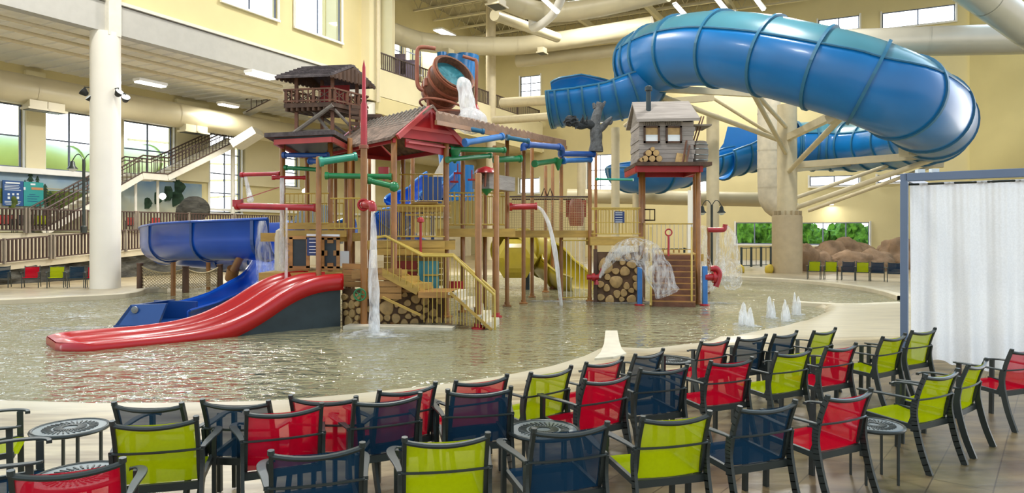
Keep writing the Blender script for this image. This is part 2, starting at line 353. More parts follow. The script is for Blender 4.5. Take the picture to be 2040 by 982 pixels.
# ------------------------------------------------------------------ the ground: a beach-entry pool basin and its deck
shore = [G(*p) for p in [(-420, 800), (-150, 797), (0, 797), (200, 803), (420, 801), (560, 797), (700, 785), (860, 768), (1000, 749), (1100, 729), (1165, 709), (1205, 690), (1290, 694),
         (1400, 682), (1480, 672), (1560, 655), (1620, 637), (1652, 622), (1640, 613), (1600, 609), (1700, 613), (1795, 608), (1800, 598), (1760, 586), (1700, 575), (1600, 564), (1480, 557), (1400, 552), (1200, 548),
         (900, 548), (650, 553), (480, 566), (330, 580), (285, 583), (262, 592), (160, 598), (0, 606), (-420, 622)]]
SH = [(p.x, p.y) for p in shore]
def sdf(x, y):
    d2 = 1e9; inside = False; n = len(SH)
    for i in range(n):
        ax, ay = SH[i]; bx, by = SH[(i+1) % n]
        ex, ey = bx-ax, by-ay; wx, wy = x-ax, y-ay
        t = max(0, min(1, (wx*ex+wy*ey)/(ex*ex+ey*ey+1e-12))); dx, dy = wx-ex*t, wy-ey*t
        d2 = min(d2, dx*dx+dy*dy)
        if (ay > y) != (by > y) and x < (bx-ax)*(y-ay)/(by-ay)+ax: inside = not inside
    d = sqrt(d2); return -d if inside else d
def gz(x, y):
    d = sdf(x, y)
    if d < 0:
        k = .09 if y < 22 else .8
        return max(-.32, d*k)
    if y > 15.5: return min(.12, d*.9)
    return .26*min(1, d/5.0)**.85 if d < 5 else .26
fx = [-44+.0*i for i in range(0)]
def axis(a, b, step): 
    n = max(1, round((b-a)/step)); return [a+(b-a)*i/n for i in range(n)]
xs = axis(-45, -14, 1.2)+axis(-14, 14, .26)+axis(14, 32, .5)+axis(32, 46, 2)+[46]
ys = axis(-4, 4, 1)+axis(4, 24, .26)+axis(24, 46, .6)+axis(46, 78, 2)+[78]
fm = MB(); vs = []; br = []; pl = []
for y in ys:
    for x in xs:
        d = sdf(x, y); z = gz(x, y); vs.append((x, y, z))
        br.append(max(0, min(1, (x*.7+1.6*0-(y-8.5)*.55+ .3 + d*.15)/3.2)) if (d > 0 and y < 15) else 0)
        pl.append((max(0, 1-abs(d-.15)/.9) if d > -.2 else 0) if y < 15.5 else (max(0, .8-d*.12) if d > 0 else 0))
nx = len(xs)
fm.add(vs, [(j*nx+i, j*nx+i+1, (j+1)*nx+i+1, (j+1)*nx+i) for j in range(len(ys)-1) for i in range(nx-1)])
fo = fm.build('floor', 'floor', smooth=True, kind='structure', origin=(0, 0, 0))
for nm, dat in (('brown', br), ('pale', pl)):
    at = fo.data.attributes.new(nm, 'FLOAT', 'POINT'); at.data.foreach_set('value', dat)
area = sum(SH[i][0]*SH[(i+1) % len(SH)][1]-SH[(i+1) % len(SH)][0]*SH[i][1] for i in range(len(SH)))
wp = []
for i in range(len(SH)):
    a_, b_, c_ = Vector(SH[i-1]), Vector(SH[i]), Vector(SH[(i+1) % len(SH)]); d_ = ((b_-a_).normalized()+(c_-b_).normalized())
    d_ = d_.normalized() if d_.length > .2 else (c_-b_).normalized(); n_ = Vector((d_.y, -d_.x))*(1 if area > 0 else -1); wp.append(b_+n_*.22)
wm = MB(); wm.add([(p.x, p.y, 0) for p in (wp if area > 0 else wp[::-1])], [tuple(range(len(wp)))])
wob = wm.build('pool_water', 'water', kind='stuff'); tag(wob, 'shallow rippling beige water filling the wading pool', 'water'); wob['kind'] = 'stuff'

# kerbs round the far side of the pool
def strip(pts, w, z0, z1, mb):
    m = len(pts); secs = [[(-w/2, z0), (-w/2, z1-.02), (-w/2+.02, z1), (w/2-.02, z1), (w/2, z1-.02), (w/2, z0)]]*m
    mb.sweep([Vector((p[0], p[1], 0)) for p in pts], secs)
    return mb
k = MB(); strip(smooth_path([G(*p) for p in [(-420, 622), (-150, 612), (0, 606), (160, 598), (235, 594), (268, 589), (285, 583), (330, 580)]], 6), .35, -.3, .17, k)
struct(k, 'trim_1', 'kerb')
k = MB(); strip(smooth_path([G(*p) for p in [(1400, 552), (1480, 557), (1600, 564), (1700, 575), (1760, 586), (1798, 598)]], 6), .35, -.3, .16, k)
struct(k, 'trim_2', 'kerb')
k = MB(); strip(smooth_path([G(*p) for p in [(1590, 608), (1640, 611), (1700, 613), (1795, 609)]], 6), .3, -.3, .13, k)
struct(k, 'trim_3', 'kerb')
k = MB(); a = G(1206, 664); b = G(1230, 664); c_ = G(1238, 692, .06); d_ = G(1193, 708, .06); a.z = b.z = .07
k.slab([a, b, G(1234, 680, .07), G(1239, 694, .07), G(1248, 703, .08), G(1222, 710, .09), G(1184, 713, .08), G(1196, 701, .07), G(1203, 684, .07)], (0, 0, -.25))
tag(k.build('kerb_ramp', 'concrete_pale', bevel=.01), 'pale concrete kerb tongue reaching from the deck into the water', 'kerb')

# ------------------------------------------------------------------ building shell
Z1 = 10.9
# back wall (u = 62) from v -6.6 to 40 with window openings
def wall_with_holes(name, axis_, c, a0, a1, z0, z1, holes, th, m):
    # wall in plane axis_=c spanning other axis a0..a1; holes = (b0,b1,z0,z1)
    mb = MB(); ss = sorted(set([a0, a1]+[h[0] for h in holes]+[h[1] for h in holes])); zz = sorted(set([z0, z1]+[h[2] for h in holes]+[h[3] for h in holes]))
    ss = [q for q in ss if a0 <= q <= a1]; zz = [q for q in zz if z0 <= q <= z1]
    for i in range(len(ss)-1):
        run = None
        for j in range(len(zz)-1):
            ca = (ss[i]+ss[i+1])/2; cz = (zz[j]+zz[j+1])/2
            hole = any(h[0] < ca < h[1] and h[2] < cz < h[3] for h in holes)
            if not hole and run is None: run = zz[j]
            if (hole or j == len(zz)-2) and run is not None:
                top = zz[j] if hole else zz[j+1]
                p = (B(c, ca, (run+top)/2) if axis_ == 'u' else B(ca, c, (run+top)/2))
                ang = atan2(D1.y, D1.x)
                sz = (th, ss[i+1]-ss[i], top-run) if axis_ == 'u' else (ss[i+1]-ss[i], th, top-run)
                mb.box(p, sz, rz=ang); run = None
    return struct(mb, name, m)
WN = [0]
def window(axis_, c, a0, a1, z0, z1, nx_=1, nz_=1, th=.3, fr='frame_grey', w=.08, casing=True):
    WN[0] += 1; ang = atan2(D1.y, D1.x)
    pt = (lambda a, z, off=0: B(c+off, a, z)) if axis_ == 'u' else (lambda a, z, off=0: B(a, c+off, z))
    mb = MB()
    aa = [a0+w/2]+[a0+(a1-a0)*i/nx_ for i in range(1, nx_)]+[a1-w/2]
    for a in aa: mb.bar(pt(a, z0), pt(a, z1), w, w)
    for i in range(nz_+1):
        z = z0+w/2 if i == 0 else (z1-w/2 if i == nz_ else z0+(z1-z0)*i/nz_); mb.bar(pt(a0, z), pt(a1, z), w, w)
    o = mb.build('window_%d' % WN[0], fr, kind='structure')
    g = MB(); sz = (.02, a1-a0-.02, z1-z0-.02) if axis_ == 'u' else (a1-a0-.02, .02, z1-z0-.02)
    g.box(pt((a0+a1)/2, (z0+z1)/2), sz, rz=ang); g.build('window_pane', 'glass', parent=o)
    if casing:
        s_ = MB(); s_.bar(pt(a0-.12, z0-.06, -.2 if axis_ == 'u' else -.2), pt(a1+.12, z0-.06, -.2), .12, .12)
        for a in (a0-.06, a1+.06): s_.bar(pt(a, z0-.1, -.17), pt(a, z1+.1, -.17), .12, .08)
        s_.build('window_sill', 'white_trim', parent=o)
    return o
U62 = 62.0
def bv(px): return uv_at(px, u=U62)[1]
def bz(px, py): return HC-(py-HY)/F*uv_at(px, u=U62)[2]
holes = []; wins = []
def bwin(x0, x1, y0, y1, nx_=2, nz_=1):
    v0, v1 = bv(x1), bv(x0); xm = (x0+x1)/2; holes.append((v0, v1, bz(xm, y1), bz(xm, y0))); wins.append((v0, v1, bz(xm, y1), bz(xm, y0), nx_, nz_))
bwin(1037, 1077, 151, 196, 2, 3)
bwin(1757, 1903, 17, 50); bwin(1630, 1712, 35, 62)
bwin(1466, 1541, 443, 486, 2); bwin(1595, 1732, 443, 488, 3)
bwin(1613, 1712, 350, 370); bwin(1748, 1800, 348, 364)
bwin(1170, 1222, 308, 400, 2, 3); bwin(1035, 1075, 355, 385, 1)
bwin(1380, 1408, 345, 400, 1); bwin(560, 600, 290, 365, 1, 3); bwin(630, 690, 300, 370, 2, 3); bwin(730, 765, 325, 365, 1)

wall_with_holes('wall_back', 'u', U62+.15, -6.6, 44, 0, 22.5, holes, .3, 'wall_cream')
for w_ in wins: window('u', U62+.05, *w_)
mb = MB(); wr0 = X(1935, 52); wr1 = X(2240, 41); mb.bar((wr0.x, wr0.y, 11.2), (wr1.x, wr1.y, 11.2), .3, 22.4); struct(mb, 'wall_right', 'wall_olive')
# left window wall (v=39)
VW = 39.0
def lu(px): return uv_at(px, v=VW)[0]
def lz(px, py): return HC-(py-HY)/F*uv_at(px, v=VW)[2]
holes = []; wins = []
for (x0, x1, y0, y1, a, b) in [(-150, 43, 170, 325, 2, 2), (88, 186, 222, 328, 2, 2), (244, 342, 230, 333, 2, 2), (416, 478, 250, 424, 2, 4), (560, 592, 290, 372, 1, 3)]:
    zt = 9.0; zb = 5.75 if x0 < 400 else lz((x0+x1)/2, y1)
    holes.append((lu(x0), lu(x1), zb, zt)); wins.append((lu(x0), lu(x1), zb, zt, a, b))
wall_with_holes('wall_left', 'v', VW+.15, 4, 62, 0, 12, holes, .3, 'wall_cream')
for w_ in wins: window('v', VW+.05, *w_)
# thick trim over the mural
mb = MB(); mb.bar(B(8, VW-.25, 5.6), B(lu(236), VW-.25, 5.6), .45, .28); struct(mb, 'trim_4', 'white_trim')
mb = MB(); mb.bar(B(lu(400), VW-.15, lz(500, 420)), B(62, VW-.15, lz(500, 420)), .3, .16); struct(mb, 'trim_5', 'white_trim')
# pilasters between the left windows
for i, (x0, x1) in enumerate([(44, 87), (188, 243), (343, 414), (479, 556)]):
    mb = MB(); mb.bar(B((lu(x0)+lu(x1))/2, VW-.15, 5.7), B((lu(x0)+lu(x1))/2, VW-.15, 10.8), .25, .9*(lu(x1)-lu(x0)), up=D1)
    struct(mb, 'trim_%d' % (6+i), 'wall_light')
# upper clerestory wall above the beam line (v = 28.4)
VC = 28.3
holes = [(10.5, 14.5, 13.8, 20.6), (17, 21, 13.8, 20.6), (24.2, 27.8, 13.8, 20.6), (29.1, 32.9, 13.8, 20.6)]  # first two openings added out of view, all made taller, for water glints
wall_with_holes('wall_upper', 'v', VC+.25, 6, 35.8, 11.9, 22.5, holes, .3, 'wall_cream')
for h in holes: window('v', VC+.15, *h, 2, 2)
mb = MB(); mb.bar(B(6, VC, 11.3), B(35.5, VC, 11.3), .5, 1.2); struct(mb, 'trim_10', 'beam_grey')
mb = MB(); mb.bar(B(6, VC-.05, 12.02), B(35.5, VC-.05, 12.02), .62, .14); struct(mb, 'trim_11', 'steel_white')
mb = MB(); mb.bar(B(35.5, VC+.2, 17), B(62, VC+.2, 17), .01, .01)
# ceilings
mb = MB(); mb.box(B(32, 33.8, 11.15), (60, 10.8, .2), rz=atan2(D1.y, D1.x)); struct(mb, 'ceiling_aisle', 'ceiling_low')
mb = MB(); mb.box(B(33, 10.9, 22.3), (62, 35.4, .3), rz=atan2(D1.y, D1.x)); mb.box(B(50, 31.3, 22.3), (24.4, 5.9, .3), rz=atan2(D1.y, D1.x)); struct(mb, 'ceiling', 'ceiling_dark')
# roof deck over balcony zone left of the main hall (v 28..39 above z 11)
mb = MB(); mb.box(B(49, VC+2.6, 10.4), (26.5, 5.4, .5), rz=atan2(D1.y, D1.x)); struct(mb, 'floor_balcony', 'wall_light')

def bwz(px, py, v=34.2): return HC-(py-HY)/F*uv_at(px, v=v)[2]
hs = []
for (x0, x1, y0, y1) in ((768, 800, 80, 135), (806, 838, 88, 145)):
    hs.append((uv_at(x0, v=34.2)[0], uv_at(x1, v=34.2)[0], bwz((x0+x1)/2, y1), bwz((x0+x1)/2, y0)))
wall_with_holes('wall_balcony_back', 'v', 34.3, 38, 62, 10.5, 22.5, hs, .3, 'wall_cream')
for h in hs: window('v', 34.2, *h, 2, 3)
wall_with_holes('wall_balcony_side', 'u', 38.2, 28.4, 34.3, 11.2, 22.5, [], .3, 'wall_light')
# ribs of the corrugated aisle ceiling
mb = MB()
for i in range(60):
    u = 6+i*.93; mb.bar(B(u, 28.8, 11.02), B(u, 38.8, 11.02), .18, .07)
tag(mb.build('ceiling_ribs', 'ceiling_low'), 'white ribbed decking under the low left ceiling', 'ceiling decking'); bpy.data.objects['ceiling_ribs']['kind'] = 'structure'; bpy.data.objects['ceiling_ribs'].name = 'ceiling_decking'

# joists of the high ceiling: each a truss
def joist(a, b, h=.9, n=22, label='', grp='open steel joists under the high ceiling'):
    t = thing('roof_joist', label or 'cream open-web steel joist under the dark high ceiling', 'joist', (a+b)/2, group=grp)
    mb = MB(); mb.bar(a, b, .2, .14); mb.bar(a-Vector((0, 0, h)), b-Vector((0, 0, h)), .2, .14); mb.build('chord', 'joist', t, each=True)
    mb = MB()
    for i in range(n):
        p = a.lerp(b, i/n); q = a.lerp(b, (i+.5)/n)-Vector((0, 0, h)); r_ = a.lerp(b, (i+1)/n); mb.bar(p, q, .05); mb.bar(q, r_, .05)
    mb.build('webbing', 'joist', t)
for i, u in enumerate((38.7, 39.5, 42.5, 45.5, 48.5, 51.5, 54.5, 57.5, 60.3)):
    joist(B(u, 34, 21.9), B(u, 4, 21.9), 1.0, 30, label='cream open-web steel joist, %s from the nearest under the high ceiling' % ('first', 'second', 'third', 'fourth', 'fifth', 'sixth', 'seventh', 'eighth', 'ninth')[i])
for v in (10, 16, 22):
    mb = MB(); mb.bar(B(30, v, 20.6), B(62, v, 20.6), .3, .5)
    tag(mb.build('roof_beam', 'joist'), 'cream steel girder running below the ceiling joists', 'girder', 'girders below the high ceiling joists')

# ------------------------------------------------------------------ columns
def column(px, base_py, r, ztop, name='column', label='', m='column_white', z0=.05, u=None, v=None, box=None):
    p = G(px, base_py, z0) if u is None else B(u, v, z0)
    t = thing(name, label, 'column', (p.x, p.y, z0))
    mb = MB(); mb.lathe([(r*1.02, 0), (r*1.02, .1), (r, .14), (r, ztop-z0)], p, n=40); mb.build('shaft', m, t, smooth='auto')
    return t, p
t, p = column(210, 577, .57, 10.7, label='thick white round column at the left pool kerb with floodlights')
mb = MB(); mb.box((p.x+.12, p.y, 12.0), (.55, .9, 2.9), rz=atan2(D1.y, D1.x)); mb.build('upper_post', 'steel_white', t)
mb = MB(); mb.lathe([(.6, 6.5), (.6, 7.2)], (p.x, p.y, 0), n=40); 
# floodlights on the first column
def floodlight(c, d, label):
    t = thing('floodlight', label, 'floodlight', c, group='floodlights on the left column')
    mb = MB(); R = Matrix.Rotation(d, 3, 'Z')@Matrix.Rotation(radians(50), 3, 'Y')
    mb.lathe([(.04, -.16), (.1, -.12), (.17, .05), (.18, .1)], c, R=R, n=16); mb.build('lamp_housing', 'rubber_black', t, smooth='auto')
    mb = MB(); mb.lathe([(.165, .101), (.165, .108)], c, R=R, n=16); mb.build('lens', 'sign_white', t)
    mb = MB(); mb.tube([c, (c.x, c.y, c.z+.22), (p.x, p.y, c.z+.18)], .022, 6); mb.build('bracket', 'charcoal', t)
zc = 2.45+(462-190)/1400*p.y
for i, (px, py, dd, nm) in enumerate([(168, 184, 200, 'upper left'), (181, 196, 230, 'lower left'), (236, 186, -20, 'upper right'), (250, 197, -50, 'lower right')]):
    floodlight(P(px, py, p.y-.3), radians(dd), 'small dark floodlight on the thick white column, %s of its four' % nm)
# second and third columns of the row
t, p2 = column(0, 0, .45, 10.6, label='boxed cream column where the clerestory wall ends', u=35.4, v=VC)
mb = MB(); mb.box((p2.x, p2.y, 16.4), (1.1, 1.1, 11.4), rz=atan2(D1.y, D1.x)); mb.build('boxed_shaft', 'wall_light', t)
mb = MB()
for dx in (-.75, .75): mb.cyl((p2.x+dx, p2.y-.7, 10.5), (p2.x+dx, p2.y-.7, 22), .1)
mb.build('drain_pipe', 'steel_beige', t, smooth='auto', each=True)
t, p3 = column(0, 0, .42, 22, label='slender cream column rising behind the tipping barrel', u=51.5, v=VC, m='steel_beige')
# white round duct column beside col 2
mb = MB(); q = P(747, 100, 47); mb.cyl((q.x, q.y, 13.6), (q.x, q.y, 22), .36, 20); tag(mb.build('round_pipe', 'white_trim', smooth='auto'), 'white vertical pipe right of the boxed column', 'pipe')
for (px, y, r, z1, lb) in [(1226, 41.5, .25, 8.5, 'cream thin column behind the grey tree stump'), (1248+20, 52.3, .3, 11, 'cream thin column behind the little cabin'), (1420, 40, .35, 9, 'cream column right of the little cabin holding a slide beam'), (1158, 52, .3, 8, 'cream thin column left of the grey tree stump'), (1383, 33, .3, 4.3, 'white thin column seen under the little cabin')]:
    q = X(px, y, .1); mb = MB(); mb.lathe([(r*1.4, 0), (r*1.4, .06), (r, .07), (r, z1)], q, n=20)
    tag(mb.build('slide_column', 'steel_beige' if px != 1383 else 'white_trim', smooth='auto'), lb, 'column')

# ------------------------------------------------------------------ ducts
def duct(pts, r, label, m='duct', every=3.0, n=28, group=None):
    path = smooth_path(pts, 8) if len(pts) > 2 else [Vector(a) for a in pts]
    t = thing('air_duct', label, 'duct', path[0], group=group)
    mb = MB(); mb.tube(path, r, n); mb.build('duct_shell', m, t, smooth='auto')
    # flanges
    acc = 0
    for i in range(1, len(path)):
        seg = (path[i]-path[i-1]); L = seg.length; s0 = every-acc
        while s0 < L:
            c = path[i-1]+seg*(s0/L); d = seg.normalized(); f_ = MB(); f_.tube([c-d*.03, c+d*.03], r*1.025, n, cap=False); f_.tube([c-d*.03, c+d*.03], r*1.001, n, cap=False)
            f_.build('flange', m, t, smooth='auto'); s0 += every
        acc = L-(s0-every)
    return t
def diffuser(t, c, w=.7, rz=None):
    mb = MB(); rz = atan2(D1.y, D1.x) if rz is None else rz; c = Vector(c)
    mb.box(c, (w, w*.7, .35), rz=rz); mb.box(c-Vector((0, 0, .22)), (w*1.25, w*.9, .1), rz=rz); o = mb.build('diffuser', 'duct', t)
    mb = MB(); mb.box(c-Vector((0, 0, .285)), (w*1.0, w*.7, .03), rz=rz); mb.build('grille', 'charcoal', o)
VD = 36.0
t = duct([B(4, VD, 9.25), B(61.2, VD, 9.25)], .72, 'long cream round duct under the low left ceiling', every=2.6)
for px in (62, 98, 388, 368): 
    u = uv_at(px, v=VD)[0]; diffuser(t, B(u, VD-.35, 8.55), .8)
t = duct([P(752, 50, 49), P(790, 68, 51), P(860, 86, 54), P(1000, 92, 56), P(1110, 82, 55), P(1300, 52, 52)], .72, 'big cream duct curving across the back hall behind the barrel', every=2.2)
diffuser(t, P(893, 103, 53.5), .8); diffuser(t, P(1080, 100, 54), .7)
duct([P(1030, 122, 58), P(1300, 92, 54)], .5, 'smaller cream duct below the big back duct', every=3)
t = duct([P(960, -35, 40), P(1000, -4, 42), P(1080, 24, 45), P(1180, 16, 44), P(1330, -18, 41)], .62, 'cream duct bending near the top centre of the hall', every=2)
diffuser(t, P(990, 5, 41), 1.0)
duct([P(1125, -20, 41), P(1102, 28, 43), P(1065, 55, 45), P(1060, 34, 45), P(1050, -10, 44)], .27, 'white pipe elbow hanging below the ceiling duct', m='white_trim', every=9)
duct([P(985, 30, 44), P(1110, 75, 52)], .35, 'slim cream duct slanting behind the top duct', every=3)
duct([P(1640, 88, 46), P(2050, 77, 41.5)], .9, 'large grey metal duct along the upper right wall', m='duct_grey', every=6)
duct([P(1880, -60, 30), P(1960, -5, 31), P(2090, 90, 33)], .75, 'grey metal duct slanting down at the top right corner', m='duct_grey', every=3)
duct([P(1532, 190, 46), P(1532, 360, 46), P(1540, 405, 46), P(1580, 425, 46)], .72, 'pale vertical duct beside the tan slide column', m='concrete_pale', every=1.2)
duct([P(1130, 390, 55), P(1540, 398, 53)], .55, 'horizontal pale duct low on the back wall', m='duct', every=4)
duct([P(1000, 205, 50), P(1250, 190, 44)], .35, 'pale pipe beam under the blue flume', m='steel_beige', every=40)
duct([P(985, 240, 50), P(1240, 222, 42)], .28, 'lower pale pipe beam under the blue flume', m='steel_beige', every=40)
# sprinkler pipes under left ceiling
for i, v in enumerate((29.2, 30.2, 31.6)):
    mb = MB(); mb.cyl(B(8, v, 10.55-.1*i), B(29+i, v, 10.55-.1*i), .08, 8)
    tag(mb.build('sprinkler_pipe', 'steel_beige', smooth='auto'), ['cream ceiling pipe nearest the grey beam', 'cream ceiling pipe, middle of the three under the low ceiling', 'cream ceiling pipe furthest from the grey beam'][i], 'pipe')

# ------------------------------------------------------------------ lamps
def ceil_lamp(c, size, label, power, grp=None, rz=None):
    rz = atan2(D1.y, D1.x) if rz is None else rz
    t = thing('ceiling_light', label, 'ceiling light', c, group=grp); c = Vector(c)
    mb = MB(); mb.box(c+Vector((0, 0, .1)), (size[0]+.1, size[1]+.1, .14), rz=rz); mb.build('lamp_housing', 'white_trim', t)
    mb = MB(); mb.box(c, (size[0], size[1], .06), rz=rz); mb.build('diffuser', 'lamp_glow', t)
    l = bpy.data.lights.new('lamp', 'AREA'); l.shape = 'RECTANGLE'; l.size = size[0]*1.4; l.size_y = size[1]*2.2; l.energy = power; l.color = (1, .97, .92)
    lo = bpy.data.objects.new('lamp_light', l); C.objects.link(lo); lo.location = c-Vector((0, 0, .08)); lo.rotation_euler = (0, 0, rz)
ceil_lamp(P(520, 152, 34), (1.5, .45), 'bright rectangular light under the low ceiling left of the lookout', 600)
ceil_lamp(P(455, 211, 42), (1.2, .4), 'small bright light above the left duct', 260)
ceil_lamp(P(886, 66, 60), (2.2, .8), 'bright high light behind the tipping barrel', 500)
ceil_lamp(P(300, 168, 34), (1.4, .4), 'bright light over the window aisle behind the column', 700)
ceil_lamp(P(1655, 407, 55), (2.2, .3), 'low strip light on the cream wall above the green windows', 60)
for (u, v) in ((14, 22), (14, 8), (30, 20), (30, 4), (46, 18), (46, 4), (58, 10)):  # unseen lamps added to light the hall
    ceil_lamp(B(u, v, 19.8), (1.6, 1.0), 'added high bay light, unseen above the %s' % {(14, 22): 'blue run-out box', (14, 8): 'patio chairs', (30, 20): 'blue spiral slide', (30, 4): 'cabin stair', (46, 18): 'bridge', (46, 4): 'tan slide column', (58, 10): 'far back wall'}[(u, v)], 1700, 'added high bay lights out of view above')
mb = MB(); q = P(1145, 5, 38); 
for (px, py) in ((1358, 22), (1437, 8), (1095, 8), (1510, 2)):
    c = P(px, py, 36); t = thing('strip_light', 'slanted bright strip light near the ceiling, %s' % {1358: 'just left of the tube top', 1437: 'above the tube top', 1095: 'beside the white elbow pipe', 1510: 'furthest right'}[px], 'ceiling light', c, group='strip lights by the upper duct')
    mb = MB(); mb.bar(c-Vector((.5, .5, -.25)), c+Vector((.5, .5, -.25)), .22, .1); mb.build('lamp_housing', 'white_trim', t)
    mb = MB(); mb.bar(c-Vector((.45, .45, -.17)), c+Vector((.45, .45, -.33)), .16, .06); mb.build('diffuser', 'lamp_glow', t)

# ------------------------------------------------------------------ railings
def railing(a, b, h, m_rail, m_bal, parent=None, sp=.13, r=.022, bal_r=.011, posts=0, label=None, cat='railing', group=None, mid=None, low=.1, name='railing', flat=True, m_post=None):
    a = Vector(a); b = Vector(b); up = Vector((0, 0, 1))
    if parent is None: b = b-(b-a).normalized()*.16
    L = (Vector((b.x-a.x, b.y-a.y, 0))).length
    if parent is None:
        root = thing(name, label, cat, a, group=group)
        mb = MB(); mb.bar(a+up*h, b+up*h, r*2.6, r*1.8); mb.build('handrail', m_rail, root)
        mb = MB(); mb.bar(a+up*low, b+up*low, r*1.6, r*1.6); mb.build('bottom_rail', m_rail, root)
    else:
        mb = MB(); mb.tube([a+up*h, b+up*h], r, 8); mb.tube([a+up*low, b+up*low], r*.8, 6)
        if mid: mb.tube([a+up*mid, b+up*mid], r*.6, 6)
        root = mb.build('railing', m_rail, parent, smooth='auto')
    o_ = WL[root.name]
    n = max(1, int(L/sp)); base = None
    for i in range(1, n):
        p = a.lerp(b, i/n)
        if base is None:
            mb = MB(); mb.box((0, 0, (h+low)/2), (bal_r*2, bal_r*2, h-low)); me = mb.build('baluster', m_bal, None, origin=(0, 0, 0)); me.parent = root; base = me
        else: me = base.copy(); C.objects.link(me)
        me.location = p-o_
    for i in range(posts+1 if posts else 0):
        p = a.lerp(b, i/posts); mb = MB(); mb.box((p.x, p.y, p.z+(h+.06)/2), (.11, .11, h+.06)); mb.build('post', m_post or m_rail, root)
    return root

# ------------------------------------------------------------------ left raised deck, ramp, stone wall, stair
u0 = 8; u1 = 60
mb = MB(); pts = [B(u0, 35.2, 0), B(u1, 35.2, 0), B(u1, 39.0, 0), B(u0, 39.0, 0)]; mb.prism([(p.x, p.y) for p in pts], .05, 2.4); struct(mb, 'floor_upper_deck', 'kerb')
# ramp body: rises with u
def ramp_z(u): return 1.0+(u-17)*(.55/7.5)
mb = MB(); us = [12+i*1.0 for i in range(20)]
for i in range(len(us)-1):
    a, b = us[i], us[i+1]; za, zb = min(2.35, ramp_z(a)), min(2.35, ramp_z(b))
    mb.add([B(a, 34.1, za), B(b, 34.1, zb), B(b, 35.2, zb), B(a, 35.2, za), B(a, 34.1, za-.28), B(b, 34.1, zb-.28), B(b, 35.2, zb-.28), B(a, 35.2, za-.28)], [(0, 1, 2, 3), (4, 7, 6, 5), (0, 4, 5, 1), (3, 2, 6, 7)])
struct(mb, 'floor_ramp', 'kerb')
mb = MB(); nn = 90; rows = 12; vs = []
for j in range(rows+1):
    for i in range(nn+1):
        u = 12+i*19/nn; z = (ramp_z(u)-.15)*j/rows; off = .25*noise.fractal(Vector((u*1.1, z*2.2, 0)), 1, 2, 4); vs.append(B(u, 34.25+off-.1*(1-j/rows), max(0, z)))
mb.add(vs, [(j*(nn+1)+i, j*(nn+1)+i+1, (j+1)*(nn+1)+i+1, (j+1)*(nn+1)+i) for j in range(rows) for i in range(nn)])
struct(mb, 'wall_stone', 'rock_dark', smooth=True)
segs = [(14.5, 19, 'left end of the upper deck, above the red lounge chair'), (19, 24.5, 'upper deck beside the lamp post and the column'), (24.5, 31, 'upper deck right of the white column'), (31, 38, 'upper deck above the blue flume')]
for a, b, s_ in segs:
    railing(B(a, 35.1, 2.4), B(b, 35.1, 2.4), 1.12, 'rail_brown', 'rail_brown', sp=.16 if a < 24 else .19, posts=max(1, int((b-a)/2.3)), bal_r=.034, r=.035, label='brown picket guardrail on the %s' % s_, group=None, m_post='rail_post', low=.14)
for a, b, s_ in [(13.5, 19.5, 'sloping ramp over the far-left chairs'), (19.5, 25.0, 'ramp just right of the white column')]:
    railing(B(a, 34.0, ramp_z(a)), B(b, 34.0, ramp_z(b)), 1.08, 'rail_brown', 'rail_brown', sp=.16, posts=3, bal_r=.034, r=.035, label='brown picket guardrail on the %s' % s_, m_post='rail_post', low=.1)
# mural and signs
mb = MB(); mb.box(B((8+lu(400))/2, VW-.06, 4.0), (lu(400)-8, .06, 3.1), rz=atan2(D1.y, D1.x))
mural = mb.build('wall_mural', 'mural', origin=B(20, VW, 2.4)); tag(mural, 'painted lake and forest mural under the left windows', 'mural')
def wallquad(x0, x1, y0, y1, off=.1, th=.02, v=VW): 
    u0_, v_, Y0 = uv_at(x0, v=v-off); u1_, _, Y1 = uv_at(x1, v=v-off); ym = (Y0+Y1)/2
    z0 = HC-(y1-HY)/F*ym; z1 = HC-(y0-HY)/F*ym
    return u0_, u1_, z0, z1
def wallbox(mb, x0, x1, y0, y1, off=.1, th=.02, v=VW):
    a, b, z0, z1 = wallquad(x0, x1, y0, y1, off, th, v); mb.box(B((a+b)/2, v-off, (z0+z1)/2), (b-a, th, z1-z0), rz=atan2(D1.y, D1.x)); return mb
WL[mural.name] = Vector(mural.location)
mb = MB(); wallbox(mb, -60, 236, 380, 408, .1); mb.build('painted_meadow', 'bush_paint', mural)
mb = MB(); wallbox(mb, 90, 186, 377, 379, .1); wallbox(mb, 0, 186, 382, 405, .095); mb.build('painted_shore', 'sand_paint', mural)
def ptree(px, py0, py1, w):
    mb = MB(); n = 7
    for i in range(n):
        t_ = i/n; ww = w*(.25+.75*(i+1)/n); y_a = py0+(py1-py0)*i/n; y_b = y_a+(py1-py0)/n*1.3
        u_a, _, Y = uv_at(px, v=VW-.13); k_ = Y/F; zt = HC-(y_a-HY)*k_; zb = HC-(y_b-HY)*k_
        mb.slab([B(u_a, VW-.13, zt), B(u_a+ww*k_, VW-.13, zb), B(u_a-ww*k_, VW-.13, zb)], D2*.02)
    mb.build('painted_tree', 'tree_paint', mural)
ptree(61, 340, 400, 14); ptree(75, 350, 400, 11); ptree(90, 366, 405, 13); ptree(100, 380, 410, 12); ptree(120, 388, 410, 9); ptree(50, 358, 400, 9)
for px, py, r_ in [(98, 402, .9), (108, 404, .8), (120, 406, .6), (20, 404, .8), (290, 405, .8), (330, 385, 1.1), (350, 372, 1.2), (310, 395, .9), (345, 395, 1.2)]:
    u_, _, Y = uv_at(px, v=VW-.12); mb = MB(); mb.blob(B(u_, VW-.12, HC-(py-HY)/F*Y), (r_*.5, .05, r_*.4), 2, .5, 2, px); mb.build('painted_bush', 'bush_paint' if px < 200 else 'tree_paint', mural)
